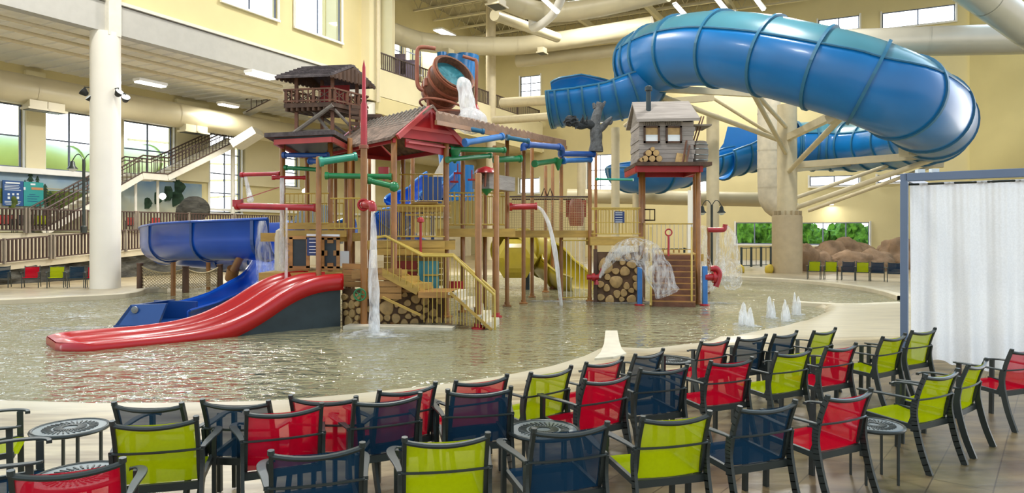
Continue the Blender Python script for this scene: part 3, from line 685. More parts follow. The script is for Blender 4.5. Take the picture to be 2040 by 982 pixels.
# sign boards
def sign(x0, x1, y0, y1, m, label, rows, v=VW, off=.2):
    mb = MB(); wallbox(mb, x0, x1, y0, y1, off, .05, v); o = mb.build('sign_board', m); tag(o, label, 'sign')
    WL[o.name] = Vector(o.location)
    for (a, b, c, d, mm) in rows:
        mb = MB(); wallbox(mb, x0+(x1-x0)*a, x0+(x1-x0)*b, y0+(y1-y0)*c, y0+(y1-y0)*d, off+.035, .01, v); mb.build('lettering', mm, o)
    return o
sign(5, 46, 360, 410, 'sign_blue', 'dark blue rules sign with white text and symbols on the mural', [(.15, .85, .06, .12, 'sign_white'), (.1, .8, .17, .19, 'sign_white'), (.1, .85, .23, .25, 'sign_white'), (.1, .8, .29, .31, 'sign_white'), (.1, .9, .36, .38, 'sign_white')] +
     [(.25+.22*i, .35+.22*i, .5, .58, 'sign_white') for i in range(3)]+[(.25+.22*i, .36+.22*i, .63, .73, 'sign_white') for i in range(3)]+[(.1, .9, .82, .84, 'sign_white'), (.1, .85, .88, .90, 'sign_white'), (.15, .8, .94, .955, 'sign_white')])
sign(47, 86, 363, 411, 'sign_teal', 'teal notice sign with an orange band beside the dark blue one', [(.35, .6, .05, .12, 'sign_white'), (.0, .1, .2, .32, 'sign_white'), (.4, 1, .22, .32, 'sign_orange'), (.3, .6, .5, .52, 'sign_blue'), (.2, .8, .58, .6, 'sign_blue'), (.2, .7, .68, .7, 'sign_blue'), (.2, .75, .78, .8, 'sign_blue')])
# stair along the left wall
VS = 37.6
S = [(20.6, 2.4), (26.0, 5.65), (27.6, 5.65), (33.4, 8.6)]
st = thing('staircase', 'grey steel staircase climbing along the mural to the upper level', 'staircase', B(20.6, VS, 2.4))
mb = MB()
for v in (VS-.75, VS+.75):
    for (a, b) in zip(S[:-1], S[1:]): mb.bar(B(a[0], v, a[1]), B(b[0], v, b[1]), .08, .38)
mb.build('stringer', 'steel_white', st, each=True)
for (a, b) in ((S[0], S[1]), (S[2], S[3])):
    n = 15
    for i in range(n):
        u = a[0]+(b[0]-a[0])*(i+.5)/n; z = a[1]+(b[1]-a[1])*(i+.5)/n+.1; mb = MB(); mb.box(B(u, VS, z), (.34, 1.45, .05), rz=atan2(D1.y, D1.x)); mb.build('step', 'steel_white', st)
mb = MB(); mb.box(B(26.8, VS, 5.7), (1.7, 1.5, .12), rz=atan2(D1.y, D1.x)); mb.build('landing', 'steel_white', st)
for v in (VS-.8, VS+.8):
    for (a, b) in zip(S[:-1], S[1:]): railing(B(a[0], v, a[1]+.1), B(b[0], v, b[1]+.1), 1.05, 'rail_brown', 'rail_brown', parent=st, sp=.24, r=.045, bal_r=.018, mid=.85)
mb = MB()
for u in (27.5, 26.1): mb.cyl(B(u, VS, 2.4), B(u, VS, 5.6), .08, 8)
mb.cyl(B(33, VS, 2.4), B(33, VS, 8.6), .15, 8)
mb.build('support', 'steel_white', st, each=True)
st2 = thing('staircase', 'upper flight of brown railing stairs crossing behind the left duct', 'staircase', B(33.4, VS-2, 8.6))
mb = MB(); mb.bar(P(490, 228, 46), P(553, 196, 46), 1.0, .15); mb.build('stringer', 'steel_white', st2)
railing(P(490, 226, 45.4), P(553, 194, 45.4), .9, 'rail_brown', 'rail_brown', parent=st2, sp=.3, r=.04, bal_r=.02)
mb = MB(); mb.bar(P(470, 290, 45), P(515, 262, 45), 1.6, .5); mb.build('landing_slab', 'steel_white', st2)
# globe lamp near the stair
for px, py, Y, lb in ((324, 391, 42, 'small round globe lamp under the staircase'), (607, 381, 50, 'small round globe lamp behind the left tower')):
    mb = MB(); mb.lathe([(0.01, -.2), (.14, -.14), (.2, 0), (.14, .14), (.01, .2)], P(px, py, Y), n=16); tag(mb.build('globe_lamp', 'lamp_glow', smooth=True), lb, 'lamp')
# rock on upper deck
mb = MB(); mb.blob(P(385, 421, 42.8), (.95, .7, .85), 3, .4, 1.6, 3); tag(mb.build('boulder', 'rock_dark', smooth=True), 'grey boulder on the upper deck left of the tall window', 'boulder')
# lamp posts
def lamp_post(px, Y, z0, ytop, label, arms=2, s=1.0):
    b = X(px, Y, z0); zt = HC-(ytop-HY)/F*Y; t = thing('lamp_post', label, 'lamp post', b)
    mb = MB(); mb.tube([b, (b.x, b.y, zt)], .07*s, 10); mb.lathe([(.14*s, 0), (.14*s, .3), (.08*s, .36)], b, n=12); mb.build('pole', 'charcoal', t, smooth='auto')
    for sgn in (-1, 1):
        mb = MB(); pts = [Vector((b.x, b.y, zt-.05))+Vector((sgn*.55*s*(k/8), 0, .32*s*sin(pi*k/8))) for k in range(9)]
        mb.tube(pts, .025*s, 6); o = mb.build('arm', 'charcoal', t, smooth='auto')
        e_ = pts[-1]; mb = MB(); mb.lathe([(.03*s, 0), (.1*s, -.06*s), (.13*s, -.25*s), (.24*s, -.38*s), (.25*s, -.4*s)], e_, n=14); mb.build('lamp_shade', 'charcoal', t, smooth='auto')
        mb = MB(); mb.lathe([(.2*s, -.4*s), (.12*s, -.5*s), (.01, -.53*s)], e_, n=14); mb.build('lamp_glass', 'sign_white', t, smooth='auto')
lamp_post(167, 34, 2.4, 318, 'dark double-arm lamp post on the upper deck before the mural')
lamp_post(1418, 36, .1, 408, 'dark double-arm lamp post behind the red side spout', s=.9)

# upper balcony with railing, white band, beyond second column
uB0, uB1 = 36.0, 61.5
mb = MB(); mb.bar(B(uB0, VC, 12.05), B(uB1, VC, 12.05), .35, 1.75); struct(mb, 'wall_balcony', 'wall_light')
mb = MB(); mb.bar(B(uB0, VC+.1, 10.6), B(uB1, VC+.1, 10.6), .5, 1.1); struct(mb, 'trim_12', 'wall_cream')
for i, (a, b, s_) in enumerate(((36, 41, 'left end by the boxed column'), (41, 46, 'middle behind the barrel frame'), (46, 51.2, 'stretch left of the slender column'), (51.8, 61.3, 'far right stretch beyond the slender column'))):
    railing(B(a, VC, 12.95), B(b, VC, 12.95), 1.1, 'rail_brown', 'rail_brown', sp=.2, posts=2, bal_r=.03, r=.04, label='brown picket balcony railing, %s' % s_, low=.08)
for px, py, w in ((787, 128, 1.6), (815, 140, 1.4)):
    mb = MB(); c = P(px, py, 55); mb.box(c, (w, .1, 1.6)); tag(mb.build('purple_banner', 'purple'), 'pale purple panel behind the balcony railing, %s one' % ('left' if px < 800 else 'right'), 'panel')
# blue slides seen above barrel
for (px0, py0, px1, py1, r_, lb) in ((880, 105, 882, 135, .35, 'narrow blue slide piece above the barrel'), (912, 112, 905, 150, .75, 'wide blue slide piece behind the barrel rim'), (932, 110, 928, 160, .8, 'blue slide tube between barrel and slender column')):
    mb = MB(); mb.tube([P(px0, py0, 50), P(px1, py1, 50)], r_, 16); tag(mb.build('slide_section', 'tube_blue', smooth='auto'), lb, 'slide')

# outdoor pale green slide beyond the left windows
path = [B(6, 47, 7.0), B(14, 46.5, 7.1), B(19, 46, 6.8), B(24, 46.2, 7.2), B(28, 47, 6.9), B(32, 48.5, 7.6), B(37, 51, 8.2)]
t = thing('outdoor_slide', 'pale green tube slide outside the left windows', 'slide', B(16, 46, 0)); pp = smooth_path(path, 8)
mb = MB(); mb.tube(pp, 1.15, 20); mb.build('slide_tube', 'frp_green', t, smooth='auto')
for i in range(4, len(pp)-1, 7):
    d = (pp[i+1]-pp[i]).normalized(); mb = MB(); mb.tube([pp[i]-d*.05, pp[i]+d*.05], 1.25, 20); mb.build('flange', 'frp_green', t, smooth='auto')
for u in (12, 21, 29): mb = MB(); mb.cyl(B(u, 47, -1), B(u, 47, 6.2), .3, 12); mb.build('support', 'steel_white', t, smooth='auto')
# hedge seen through the low back windows
t = thing('hedge', 'green leafy trees outside the low back windows', 'trees', B(66, -1, 0)); t['kind'] = 'stuff'
mb = MB()
for i in range(34): mb.blob(B(66+random.random()*2, -6.5+i*.62, 1.0+random.random()*2.0), (.9, .9, 1.2), 3, .6, 2.5, i)
mb.build('foliage', 'foliage', t); 
for px in (1500, 1600): 
    pass
# outdoor steelwork seen through the tall left window
mb = MB()
for k_ in range(5): mb.bar(B(30, 44, 3+k_*1.4), B(44, 46, 4.5+k_*1.2), .15)
tag(mb.build('outdoor_stair', 'steel_white'), 'pale outdoor stair framework seen through the tall left window', 'stair framework')

# ------------------------------------------------------------------ big blue tube slide and its flumes
def ring_frames(path):
    out = []; m = len(path)
    for i, p in enumerate(path):
        t = (path[min(i+1, m-1)]-path[max(i-1, 0)]).normalized(); sd = Vector((t.y, -t.x, 0)).normalized(); up = sd.cross(t).normalized(); out.append((p, t, sd, up))
    return out
def shell(mb, fr, r, a0, a1, n=22):
    vs = []; k_ = n+1; rr = r if isinstance(r, list) else [r]*len(fr)
    for i, (p, t, sd, up) in enumerate(fr):
        A0 = a0[i] if isinstance(a0, list) else a0; A1 = a1[i] if isinstance(a1, list) else a1
        for j in range(k_):
            a = radians(A0+(A1-A0)*j/n); vs.append(p+(sd*cos(a)+up*sin(a))*rr[i])
    return mb.add(vs, [(i*k_+j, i*k_+j+1, (i+1)*k_+j+1, (i+1)*k_+j) for i in range(len(fr)-1) for j in range(n)])
def ringarc(mb, f, r, a0, a1, w=.12, h=.1, n=28):
    p, t, sd, up = f; q = [p+(sd*cos(radians(a0+(a1-a0)*j/n))+up*sin(radians(a0+(a1-a0)*j/n)))*(r) for j in range(n+1)]
    c = [(-w/2, 0), (w/2, 0), (w/2, h), (-w/2, h)]; vs = []
    for x in q:
        o = (x-p).normalized()
        for (a, b) in c: vs.append(x+t*a+o*b)
    fs = [(i*4+j, i*4+(j+1) % 4, (i+1)*4+(j+1) % 4, (i+1)*4+j) for i in range(n) for j in range(4)]+[(0, 1, 2, 3), (n*4+3, n*4+2, n*4+1, n*4)]
    return mb.add(vs, fs)
TR = 1.72
tp = smooth_path([P(1280, 132, 37.5), P(1330, 108, 35.5), P(1405, 97, 33.5), P(1500, 106, 31.5), P(1600, 128, 30), P(1700, 155, 29), P(1785, 188, 28.8), P(1846, 224, 31), P(1862, 250, 35), P(1838, 268, 40), P(1770, 284, 45), P(1700, 290, 48.5), P(1640, 291, 50), P(1585, 292, 50.3)], 6)
fr = ring_frames(tp)
slide = thing('tube_slide', 'giant closed blue tube slide curling round the upper right of the hall', 'water slide', tp[20])
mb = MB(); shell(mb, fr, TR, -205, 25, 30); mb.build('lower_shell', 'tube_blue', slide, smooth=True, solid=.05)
mb = MB(); shell(mb, fr, TR, 25, 155, 18); mb.build('upper_shell', 'tube_top', slide, smooth=True, label='greener upper half of the tube')  # upper half in a greyer green than the lower
for a_ in (25, 155):
    mb = MB(); mb.tube([p+(sd*cos(radians(a_))+up*sin(radians(a_)))*(TR+.03) for (p, t, sd, up) in fr], .055, 6); mb.build('seam', 'tube_rib', slide, smooth='auto')
for i in [0, 2, 4, 8, 14, 20, 26, 32, 37, 42, 46, 50, 54, 58, 62, 66, 70, 74, len(fr)-1]:
    mb = MB(); ringarc(mb, fr[i], TR, 0, 360, .13, .11, 36); mb.build('flange', 'tube_rib', slide, smooth='auto')
mb = MB(); mb.blob(P(1425, 30, 33), (.45, .4, .3), 2, .3, 2, 1); mb.build('hatch', 'tube_blue', slide, smooth=True)
def flume(name, label, path, r, a0s, a1s, m, ribs, n=8, m_rim=None, cat='water slide', thick=.05, m_rib='tube_rib'):
    pp = smooth_path(path, n); fr = ring_frames(pp); k_ = len(fr)
    def interp(a): 
        out = []
        for i in range(k_):
            x = i/(k_-1)*(len(a)-1); j = min(int(x), len(a)-2); f_ = x-j; out.append(a[j]*(1-f_)+a[j+1]*f_)
        return out
    A0 = interp(a0s); A1 = interp(a1s)
    t = thing(name, label, cat, pp[k_//2]); mb = MB(); shell(mb, fr, r, A0, A1, 22); mb.build('trough', m, t, smooth=True, solid=thick)
    for A in (A0, A1):
        mb = MB(); mb.tube([p+(sd*cos(radians(a))+up*sin(radians(a)))*r for (p, _, sd, up), a in zip(fr, A)], .06, 6); mb.build('rim', m_rim or m_rib, t, smooth='auto')
    for i in ribs:
        i = min(i, k_-1); mb = MB(); ringarc(mb, fr[i], r+.02, A0[i], A1[i], .1, .09, 22); mb.build('rib', m_rib, t, smooth='auto')
    return t, fr
# upper flume leaving the tube to the left and curling back
flume('open_flume', 'open blue flume sweeping left out of the big tube under the ceiling', [P(1284, 134, 37.4), P(1262, 165, 37), P(1215, 180, 37.2), P(1155, 187, 37.6), P(1112, 192, 37.9), P(1094, 194, 38)], 1.6,
      [-200, -192, -184, -180, -180, -180], [20, 10, 30, 52, 50, 40], 'tube_blue', [2, 6, 10, 14, 18, 22, 26, 31, 36, 39])
# lower flume behind the column
flume('open_flume', 'open blue flume passing behind the tan column with a raised hood', [P(1585, 292, 50.3), P(1545, 292, 50.2), P(1500, 293, 50), P(1465, 300, 49.5), P(1430, 310, 49)], 1.72,
      [-215, -212, -200, -188, -185], [35, 30, 10, 8, 5], 'tube_blue', [3, 10, 17, 24, 31])
mb = MB(); a = P(1500, 258, 49); mb.slab([P(1450, 252, 51.5), P(1512, 258, 51.5), P(1512, 300, 51.5), P(1428, 305, 51.5), P(1442, 285, 51.5)], (0, .08, 0))
tag(mb.build('flume_hood', 'tube_blue'), 'raised blue splash hood standing on the rear flume rim', 'splash guard')
flume('open_flume', 'low blue flume curling round behind the little grey cabin', [P(1430, 310, 49), P(1370, 325, 47), P(1310, 338, 45), P(1268, 338, 44.5), P(1252, 334, 46.5), P(1262, 326, 49), P(1300, 320, 50.5), P(1350, 318, 51)], 1.45,
      [-185, -182, -180, -182, -180, -180, -185, -190], [5, 5, 8, 12, 38, 44, 35, 25], 'tube_blue', [4, 10, 16, 22, 27, 32, 38, 44])
# tan supporting column with arms
ct = G(1568, 544, .1)
t = thing('slide_support', 'tan round support column with a thick collar and steel arms under the tube slide', 'support column', ct)
mb = MB(); mb.lathe([(.82, 0), (.82, 3.2), (.78, 3.3), (.55, 3.32)], ct, n=36); mb.build('collar', 'column_tan', t, smooth='auto')
mb = MB(); mb.lathe([(.55, 3.2), (.53, 9.6)], ct, n=30); mb.build('shaft', 'steel_beige', t, smooth='auto')
mb = MB()
for k_ in range(12): a = 2*pi*k_/12; mb.box((ct.x+.68*cos(a), ct.y+.68*sin(a), 3.5), (.06, .22, .3), rz=a+pi/2)
mb.build('stiffener', 'column_tan', t, each=True)
def arm(a, b, w, name='arm', sh='bar'):
    mb = MB(); (mb.bar(a, b, w, w*1.3) if sh == 'bar' else mb.cyl(a, b, w, 10)); mb.build(name, 'steel_beige', t, smooth='auto')
cc = lambda y: Vector((ct.x, ct.y, HC-(y-HY)/F*ct.y))
arm(cc(255), P(1500, 180, 32), .12, 'brace', 'c'); arm(cc(310), P(1500, 185, 32), .12, 'brace', 'c')
arm(cc(275), P(1690, 215, 30), .28); arm(cc(345), P(1685, 225, 30), .14, 'brace', 'c')
arm(cc(330), P(1865, 308, 36), .28); arm(cc(420), P(1865, 315, 36), .14, 'brace', 'c')
arm(cc(285), P(1300, 185, 37), .14, 'brace', 'c'); arm(cc(190), P(1300, 175, 37), .22)
arm(cc(400), P(1790, 322, 44), .12, 'brace', 'c'); arm(cc(340), P(1700, 326, 48), .2)
arm(P(1800, 300, 33), P(1905, 296, 37), .45, 'saddle_beam'); arm(P(1800, 325, 45), P(1880, 325, 44), .4, 'saddle_beam')
arm(P(1650, 240, 30.2), P(1702, 205, 29.2), .3, 'saddle_beam'); arm(P(1288, 175, 36), P(1560, 190, 38), .26, 'saddle_beam')
arm(P(1262, 200, 38), P(1330, 200, 37.5), .3, 'saddle_beam'); arm(P(1690, 215, 30), P(1865, 308, 36), .07, 'brace', 'c')
arm(P(1420, 195, 40), P(1540, 270, 42), .1, 'brace', 'c')
mb = MB(); mb.bar(P(1140, 218, 38), P(1420, 195, 40), .3, .35); tag(mb.build('flume_beam', 'steel_beige'), 'beige box beam carrying the upper flume above the cabin', 'beam')
mb = MB(); mb.cyl(P(1245, 250, 45), P(1320, 190, 39), .12, 8); tag(mb.build('flume_brace', 'steel_beige'), 'slanting beige brace left of the little cabin', 'brace')
mb = MB(); mb.cyl(P(1610, 420, 46), P(1860, 330, 42), .12, 8); tag(mb.build('flume_brace', 'steel_beige'), 'long slanting beige brace under the tube turn', 'brace')

# ------------------------------------------------------------------ left blue body slide
bp_ = smooth_path([P(562, 474, 23.0), P(500, 476, 23.4), P(420, 478, 24.2), P(345, 481, 26), P(318, 486, 28.5), P(350, 497, 31), P(430, 506, 31.5), P(510, 512, 29.5), P(545, 522, 26.5), P(540, 545, 24.0), P(495, 572, 22.6), P(438, 596, 21.3), P(380, 612, 20.2), P(330, 626, 19.0)], 7)
blue = thing('body_slide', 'deep blue spiral flume slide ending in a run-out box left of the red slide', 'water slide', G(440, 600))
def uprof(r, wall_l, wall_r):
    pr = [(-r-.05, wall_l), (-r, wall_l-.02)]+[(-r*cos(a), -r*sin(a)) for a in [pi*i/14 for i in range(15)]]+[(r, wall_r-.02), (r+.05, wall_r)]
    return pr
secs = []; m = len(bp_)
for i in range(m):
    f_ = i/(m-1); wl = .62 if f_ < .55 else max(.1, .62-.52*(f_-.55)/.35)*1; r_ = .68 if f_ < .6 else .68-.06*(f_-.6)/.4
    wr_ = .5 if f_ < .5 else max(.08, .5-(f_-.5)*1.3)
    pr = uprof(r_, wl if f_ < .62 else max(.08, wl), wr_)
    if f_ > .62:   # flatter bottom near the run-out
        g_ = min(1, (f_-.62)/.3); pr = [(a, b if b > 0 else b*(1-.45*g_)) for a, b in pr]
    secs.append(pr)
mb = MB(); mb.sweep(bp_, secs); mb.build('trough', 'slide_blue', blue, smooth=True, solid=.05)
for sd_ in (0, -1):
    mb = MB(); q = []
    for i, p in enumerate(bp_):
        t_ = bp_[min(i+1, m-1)]-bp_[max(i-1, 0)]; t_ = Vector((t_.x, t_.y, 0)).normalized(); s_ = Vector((t_.y, -t_.x, 0)); a, b = secs[i][sd_]; q.append(p+s_*a+Vector((0, 0, b)))
    mb.tube(q, .045, 6); mb.build('rim', 'slide_blue', blue, smooth='auto')
for i in (4, 14, 22, 32, 44, 52, 60, 70):
    mb = MB(); mb.sweep([bp_[i]-(bp_[i+1]-bp_[i]).normalized()*.06, bp_[i]+(bp_[i+1]-bp_[i]).normalized()*.06], [[(a*1.06, b*1.06-.03) for a, b in secs[i]]]*2); mb.build('flange', 'slide_navy', blue, solid=.05)
# water running inside the flume
mb = MB(); mb.sweep([p+Vector((0, 0, -.24)) for p in bp_[60:]], [[(-.45, 0), (0, -.08), (.45, 0)]]*len(bp_[60:])); wz = mb.build('flume_water', 'foam', smooth=True); tag(wz, 'white water running down the lower blue flume', 'water')
# run-out box: end wall and sides
def gp(px, py, z): return G(px, py, z)
mb = MB(); a = gp(226, 652, 0); b = gp(312, 652, 0); a2 = a+Vector((.32, .35, .52)); b2 = b+Vector((0, .35, .52)); a2 = Vector((a.x+.3, a.y+.25, .55)); b2 = Vector((b.x+.12, b.y+.25, .58))
mb.slab([a, b, b2, a2], (0, .12, 0)); ex = mb.build('end_wall', 'slide_navy', blue)
mb = MB(); mb.slab([a, a2, a2+Vector((.35, 1.5, 0)), a+Vector((.35, 1.5, 0))], (.1, 0, 0)); mb.build('side_wall', 'slide_navy', blue)
mb = MB(); mb.slab([a+Vector((.3, 1.45, 0)), b+Vector((.3, 1.6, 0)), b+Vector((.3, 1.6, .5)), a+Vector((.3, 1.45, .55))], (0, .1, 0)); mb.build('side_wall', 'slide_navy', blue)
mb = MB(); mb.prism([(a.x, a.y), (b.x, b.y), (b.x+.4, b.y+1.5), (a.x+.4, a.y+1.5)], -.2, .05); mb.build('run_out_floor', 'slide_navy', blue)
mb = MB(); mb.lathe([(.09, 0), (.09, .03), (.03, .04)], P(269, 617, a.y+.16), R=Matrix.Rotation(radians(90), 3, 'X'), n=16); mb.build('drain_disc', 'charcoal_light', blue)
mb = MB(); r0 = P(318, 640, 17.2)
for (px, py, Y, z) in ((415, 520, 30, 1.3), (470, 520, 30.5, 1.2), (345, 520, 27, 1.3)):
    mb.cyl((X(px, Y).x, Y, -.3), (X(px, Y).x, Y, z), .09, 10)
mb.build('support', 'post_brown', blue, smooth='auto', each=True)
mb = MB(); mb.cyl(P(487, 497, 23.2), P(462, 545, 23.4), .13, 12); mb.cyl(P(465, 535, 23.4), P(460, 556, 23.6), .2, 12)
tag(mb.build('log_brace', 'post_brown', smooth='auto'), 'brown log brace leaning beneath the blue spiral slide', 'log')
mb = MB(); mb.lathe([(.0, .7), (.16, .6), (.2, .4), (.2, -.75), (.24, -.8)], P(561, 500, 20.6), n=16); tag(mb.build('spray_bollard', 'concrete_pale', smooth='auto'), 'pale bell-shaped fixture left of the dark play panels', 'fixture')

# rope net fence on posts in the water
net = thing('rope_fence', 'brown post and sagging rope-net fence standing in the pool by the white column', 'fence', G(370, 580))
np_ = [G(279, 580), G(370, 583), G(438, 575), ]
tops = []
for i, (px, py, yt) in enumerate(((279, 580, 524), (370, 583, 530), (438, 577, 526))):
    q = G(px, py); zt = HC-(yt-HY)/F*q.y; tops.append(Vector((q.x, q.y, zt))); mb = MB(); mb.lathe([(.13, -.3), (.12, zt-.06), (.14, zt-.05), (.13, zt)], q, n=12); mb.build('post', 'wood_dark', net, smooth='auto')
for a, b in zip(tops[:-1], tops[1:]):
    n = 26; mb = MB(); top = [a.lerp(b, i/n)-Vector((0, 0, .25*abs(sin(pi*i/n))**.8+.08)) for i in range(n+1)]
    mb.tube(top, .035, 6); rows = 12; bot = [a.lerp(b, i/n)+Vector((0, 0, -a.z+.12)) for i in range(n+1)]; bot = [Vector((q.x, q.y, .15)) for q in bot]
    for i in range(n):
        for j in range(rows):
            if (i+j) % 2 == 0:
                p = lambda ii, jj: top[max(0, min(n, ii))].lerp(bot[max(0, min(n, ii))], jj/rows)
                mb.bar(p(i, j), p(i+1, j+1), .02); mb.bar(p(i+1, j), p(i, j+1), .02)
                mb.bar(p(i+1, j+1), p(i, j+2) if j+2 <= rows else p(i+1, j+1), .008)
    mb.build('rope_net', 'rope', net)

# ------------------------------------------------------------------ red double wave slide
O_ = Vector((-9.08, 14.14, 0)); E1 = Vector((.751, .661, 0)); E2 = Vector((-.661, .751, 0)); WD = 2.2
prof = [(0, .17), (.6, .175), (2.0, .18), (2.67, .22), (3.1, .29), (3.45, .39), (3.85, .55), (4.26, .76), (4.65, 1.0), (5.0, 1.17), (5.35, 1.29), (5.7, 1.35), (6.25, 1.37)]
def rz_(s):
    for i in range(len(prof)-1):
        if prof[i][0] <= s <= prof[i+1][0]:
            f_ = (s-prof[i][0])/(prof[i+1][0]-prof[i][0]); return prof[i][1]*(1-f_)+prof[i+1][1]*f_
    return prof[-1][1]
def rzz(s): return (rz_(max(0, s-.15))+rz_(s)*2+rz_(min(6.25, s+.15)))/4
def lane_depth(s): return .13 if s < .1 else .13+.17*min(1, s/3.5)
red = thing('wave_slide', 'glossy red two-lane wave slide with dark side panel running into the pool', 'water slide', O_+E1*3+E2*1.1)
cross = []
def rp(s, w, z): return O_+E1*s+E2*w+Vector((0, 0, z))
N = 60; vs = []; ncr = None
for i in range(N+1):
    s = 6.25*i/N; z = rzz(s); d = lane_depth(s)
    e_ = 0 if s > .55 else 1     # the lanes close at the toe
    cl = min(1, max(0, (s-.16)/.35))
    d2 = d*cl
    b1 = .17; L = (WD-3*b1)/2
    row = [(0, z-.02), (.03, z), (b1-.03, z), (b1+.02, z-d2*.45), (b1+.14, z-d2*.95), (b1+L/2, z-d2), (b1+L-.14, z-d2*.95), (b1+L-.02, z-d2*.45), (b1+L+.03, z), (2*b1+L-.03, z), (2*b1+L+.02, z-d2*.45), (2*b1+L+.14, z-d2*.95), (2*b1+1.5*L, z-d2), (WD-b1-.14, z-d2*.95), (WD-b1-.02, z-d2*.45), (WD-b1+.03, z), (WD-.03, z), (WD, z-.02)]
    pinch = .5*max(0, 1-s/.5)**2
    row = [(w+(WD/2-w)*pinch*(abs(w-WD/2)/(WD/2))**2 if True else w, zz) for w, zz in row]
    ncr = len(row); vs += [rp(s, w, zz) for w, zz in row]
mb = MB(); mb.add(vs, [(i*ncr+j, i*ncr+j+1, (i+1)*ncr+j+1, (i+1)*ncr+j) for i in range(N) for j in range(ncr-1)])
mb.build('lanes', 'slide_red', red, smooth=True)
# outer fascias
for w_, nm in ((0, 'near'), (WD, 'far')):
    vs = []; 
    for i in range(N+1):
        s = 6.25*i/N; z = rzz(s); pinch = .5*max(0, 1-s/.5)**2; w = w_+(WD/2-w_)*pinch
        bot = -.1 if s < 2.6 else max(-.1, z-.42 if s > 3.4 else (z-.42)*(s-2.6)/.8+(-.1)*(1-(s-2.6)/.8))
        vs += [rp(s, w, z-.02), rp(s, w, bot)]
    mb = MB(); mb.add(vs, [(2*i, 2*i+1, 2*i+3, 2*i+2) for i in range(N)]); mb.build('side_fascia', 'slide_red', red, smooth=True, solid=.04)
mb = MB(); mb.add([rp(0, WD*.25, .15), rp(0, WD*.75, .15), rp(0, WD*.75, -.1), rp(0, WD*.25, -.1)], [(0, 1, 2, 3)]); mb.build('toe_fascia', 'slide_red', red, solid=.03)
vs = []
for i in range(30):
    s = 3.3+(6.2-3.3)*i/29; vs += [rp(s, .1, rzz(s)-.35), rp(s, .1, -.2)]
mb = MB(); mb.add(vs, [(2*i, 2*i+1, 2*i+3, 2*i+2) for i in range(29)]); mb.build('side_panel', 'panel_dark', red, solid=.04, label='dark slate side panel under the slide')
vs = [(q[0]+E2.x*2.0, q[1]+E2.y*2.0, q[2]) for q in vs]
mb = MB(); mb.add(vs, [(2*i, 2*i+1, 2*i+3, 2*i+2) for i in range(29)]); mb.build('side_panel', 'panel_dark', red, solid=.04)
mb = MB(); mb.add([rp(6.2, .1, -.2), rp(6.2, 2.1, -.2), rp(6.2, 2.1, 1.0), rp(6.2, .1, 1.0)], [(0, 1, 2, 3)]); mb.build('back_panel', 'panel_dark', red, solid=.04)
# foam on the slide lanes
for L_ in (.66, 1.68):
    mb = MB(); q = [rp(s, L_-.0, rzz(s)-lane_depth(s)+.03) for s in [.7+.2*i for i in range(18)]]
    mb.sweep(q, [[(-.25, 0), (0, .015), (.25, 0)]]*18); tag(mb.build('lane_water', 'foam', smooth=True), 'white water running down the %s lane of the red slide' % ('near' if L_ < 1 else 'far'), 'water')

# ------------------------------------------------------------------ play structure helpers
def post(root, px, py_base, py_top, r=.075, m='post_brown', Y=None, base=True, name='post', cap=False, hl=False):
    q = G(px, py_base) if Y is None else X(px, Y); zt = HC-(py_top-HY)/F*q.y
    mb = MB(); mb.lathe([(r, -.35), (r, zt-.02), (r*.8, zt)], q, n=14); o = mb.build(name, m, root, smooth='auto')
    if base:
        mb = MB(); mb.lathe([(r*2.1, -.2), (r*2.1, .04), (r*1.3, .06), (r*1.25, .14)], q, n=14); mb.build('post_flange', 'pipe_red' if px in (953, 989) else m, o, smooth='auto')
    return Vector((q.x, q.y, zt))
def deck(root, c, sx, sy, z, rz=0, m='wood_yellow', fascia=.25):
    mb = MB(); mb.box((c[0], c[1], z-fascia/2), (sx, sy, fascia), rz=rz); o = mb.build('deck', m, root)
    return o
def clamp(root, p, r=.11):
    mb = MB(); mb.lathe([(r, -.05), (r, .05)], p, n=12); mb.build('clamp', 'charcoal', root)
def slats(root, a, b, z0, z1, m='wood_tan', name='plank_panel'):
    a = Vector(a); b = Vector(b); n = max(2, int((z1-z0)/.16)); mb = MB()
    for i in range(n):
        z = z0+(z1-z0)*(i+.5)/n; mb.bar((a.x, a.y, z), (b.x, b.y, z), .05, (z1-z0)/n*.9)
    return mb.build(name, m, root)
def log_panel(root, a, b, z0, z1, seed=1, n=26):
    a = Vector(a); b = Vector(b); rnd = random.Random(seed); L = (b-a).length; d = (b-a).normalized(); nrm = Vector((d.y, -d.x, 0))
    mb = MB(); mb.bar((a.x, a.y, (z0+z1)/2), (b.x, b.y, (z0+z1)/2), .08, z1-z0); o = mb.build('log_panel', 'log_dark', root)
    placed = []; tries = 0
    while len(placed) < n and tries < 2500:
        tries += 1; r_ = rnd.uniform(.1, .26)*(1 if z1-z0 > 1.2 else .72); s = rnd.uniform(r_, L-r_); z = rnd.uniform(z0+r_, z1-r_)
        if all(sqrt((s-s2)**2+(z-z2)**2) > r_+r2*.98 for s2, z2, r2 in placed): placed.append((s, z, r_))
    for (s, z, r_) in placed:
        c = Vector((a.x, a.y, 0))+Vector((d.x, d.y, 0))*s+nrm*.05; mb = MB(); R = Matrix((d, Vector((0, 0, 1)), nrm)).transposed(); k_ = 14; e_ = rnd.uniform(.8, 1.2)
        vs = []
        for w, rr in ((0, 1), (.05, 1), (.07, .86)):
            for j in range(k_):
                an = 2*pi*j/k_; q = 1+.07*sin(3*an+s*9); vs.append(c+R@Vector((r_*rr*q*cos(an), r_*rr*q*e_*sin(an), w)) + Vector((0, 0, z)))
        fs = [(i*k_+j, i*k_+(j+1) % k_, (i+1)*k_+(j+1) % k_, (i+1)*k_+j) for i in range(2) for j in range(k_)]+[tuple(2*k_+j for j in range(k_))]
        mb.add(vs, fs); mb.build('log_end', 'log_end', o, smooth='auto')
    return o
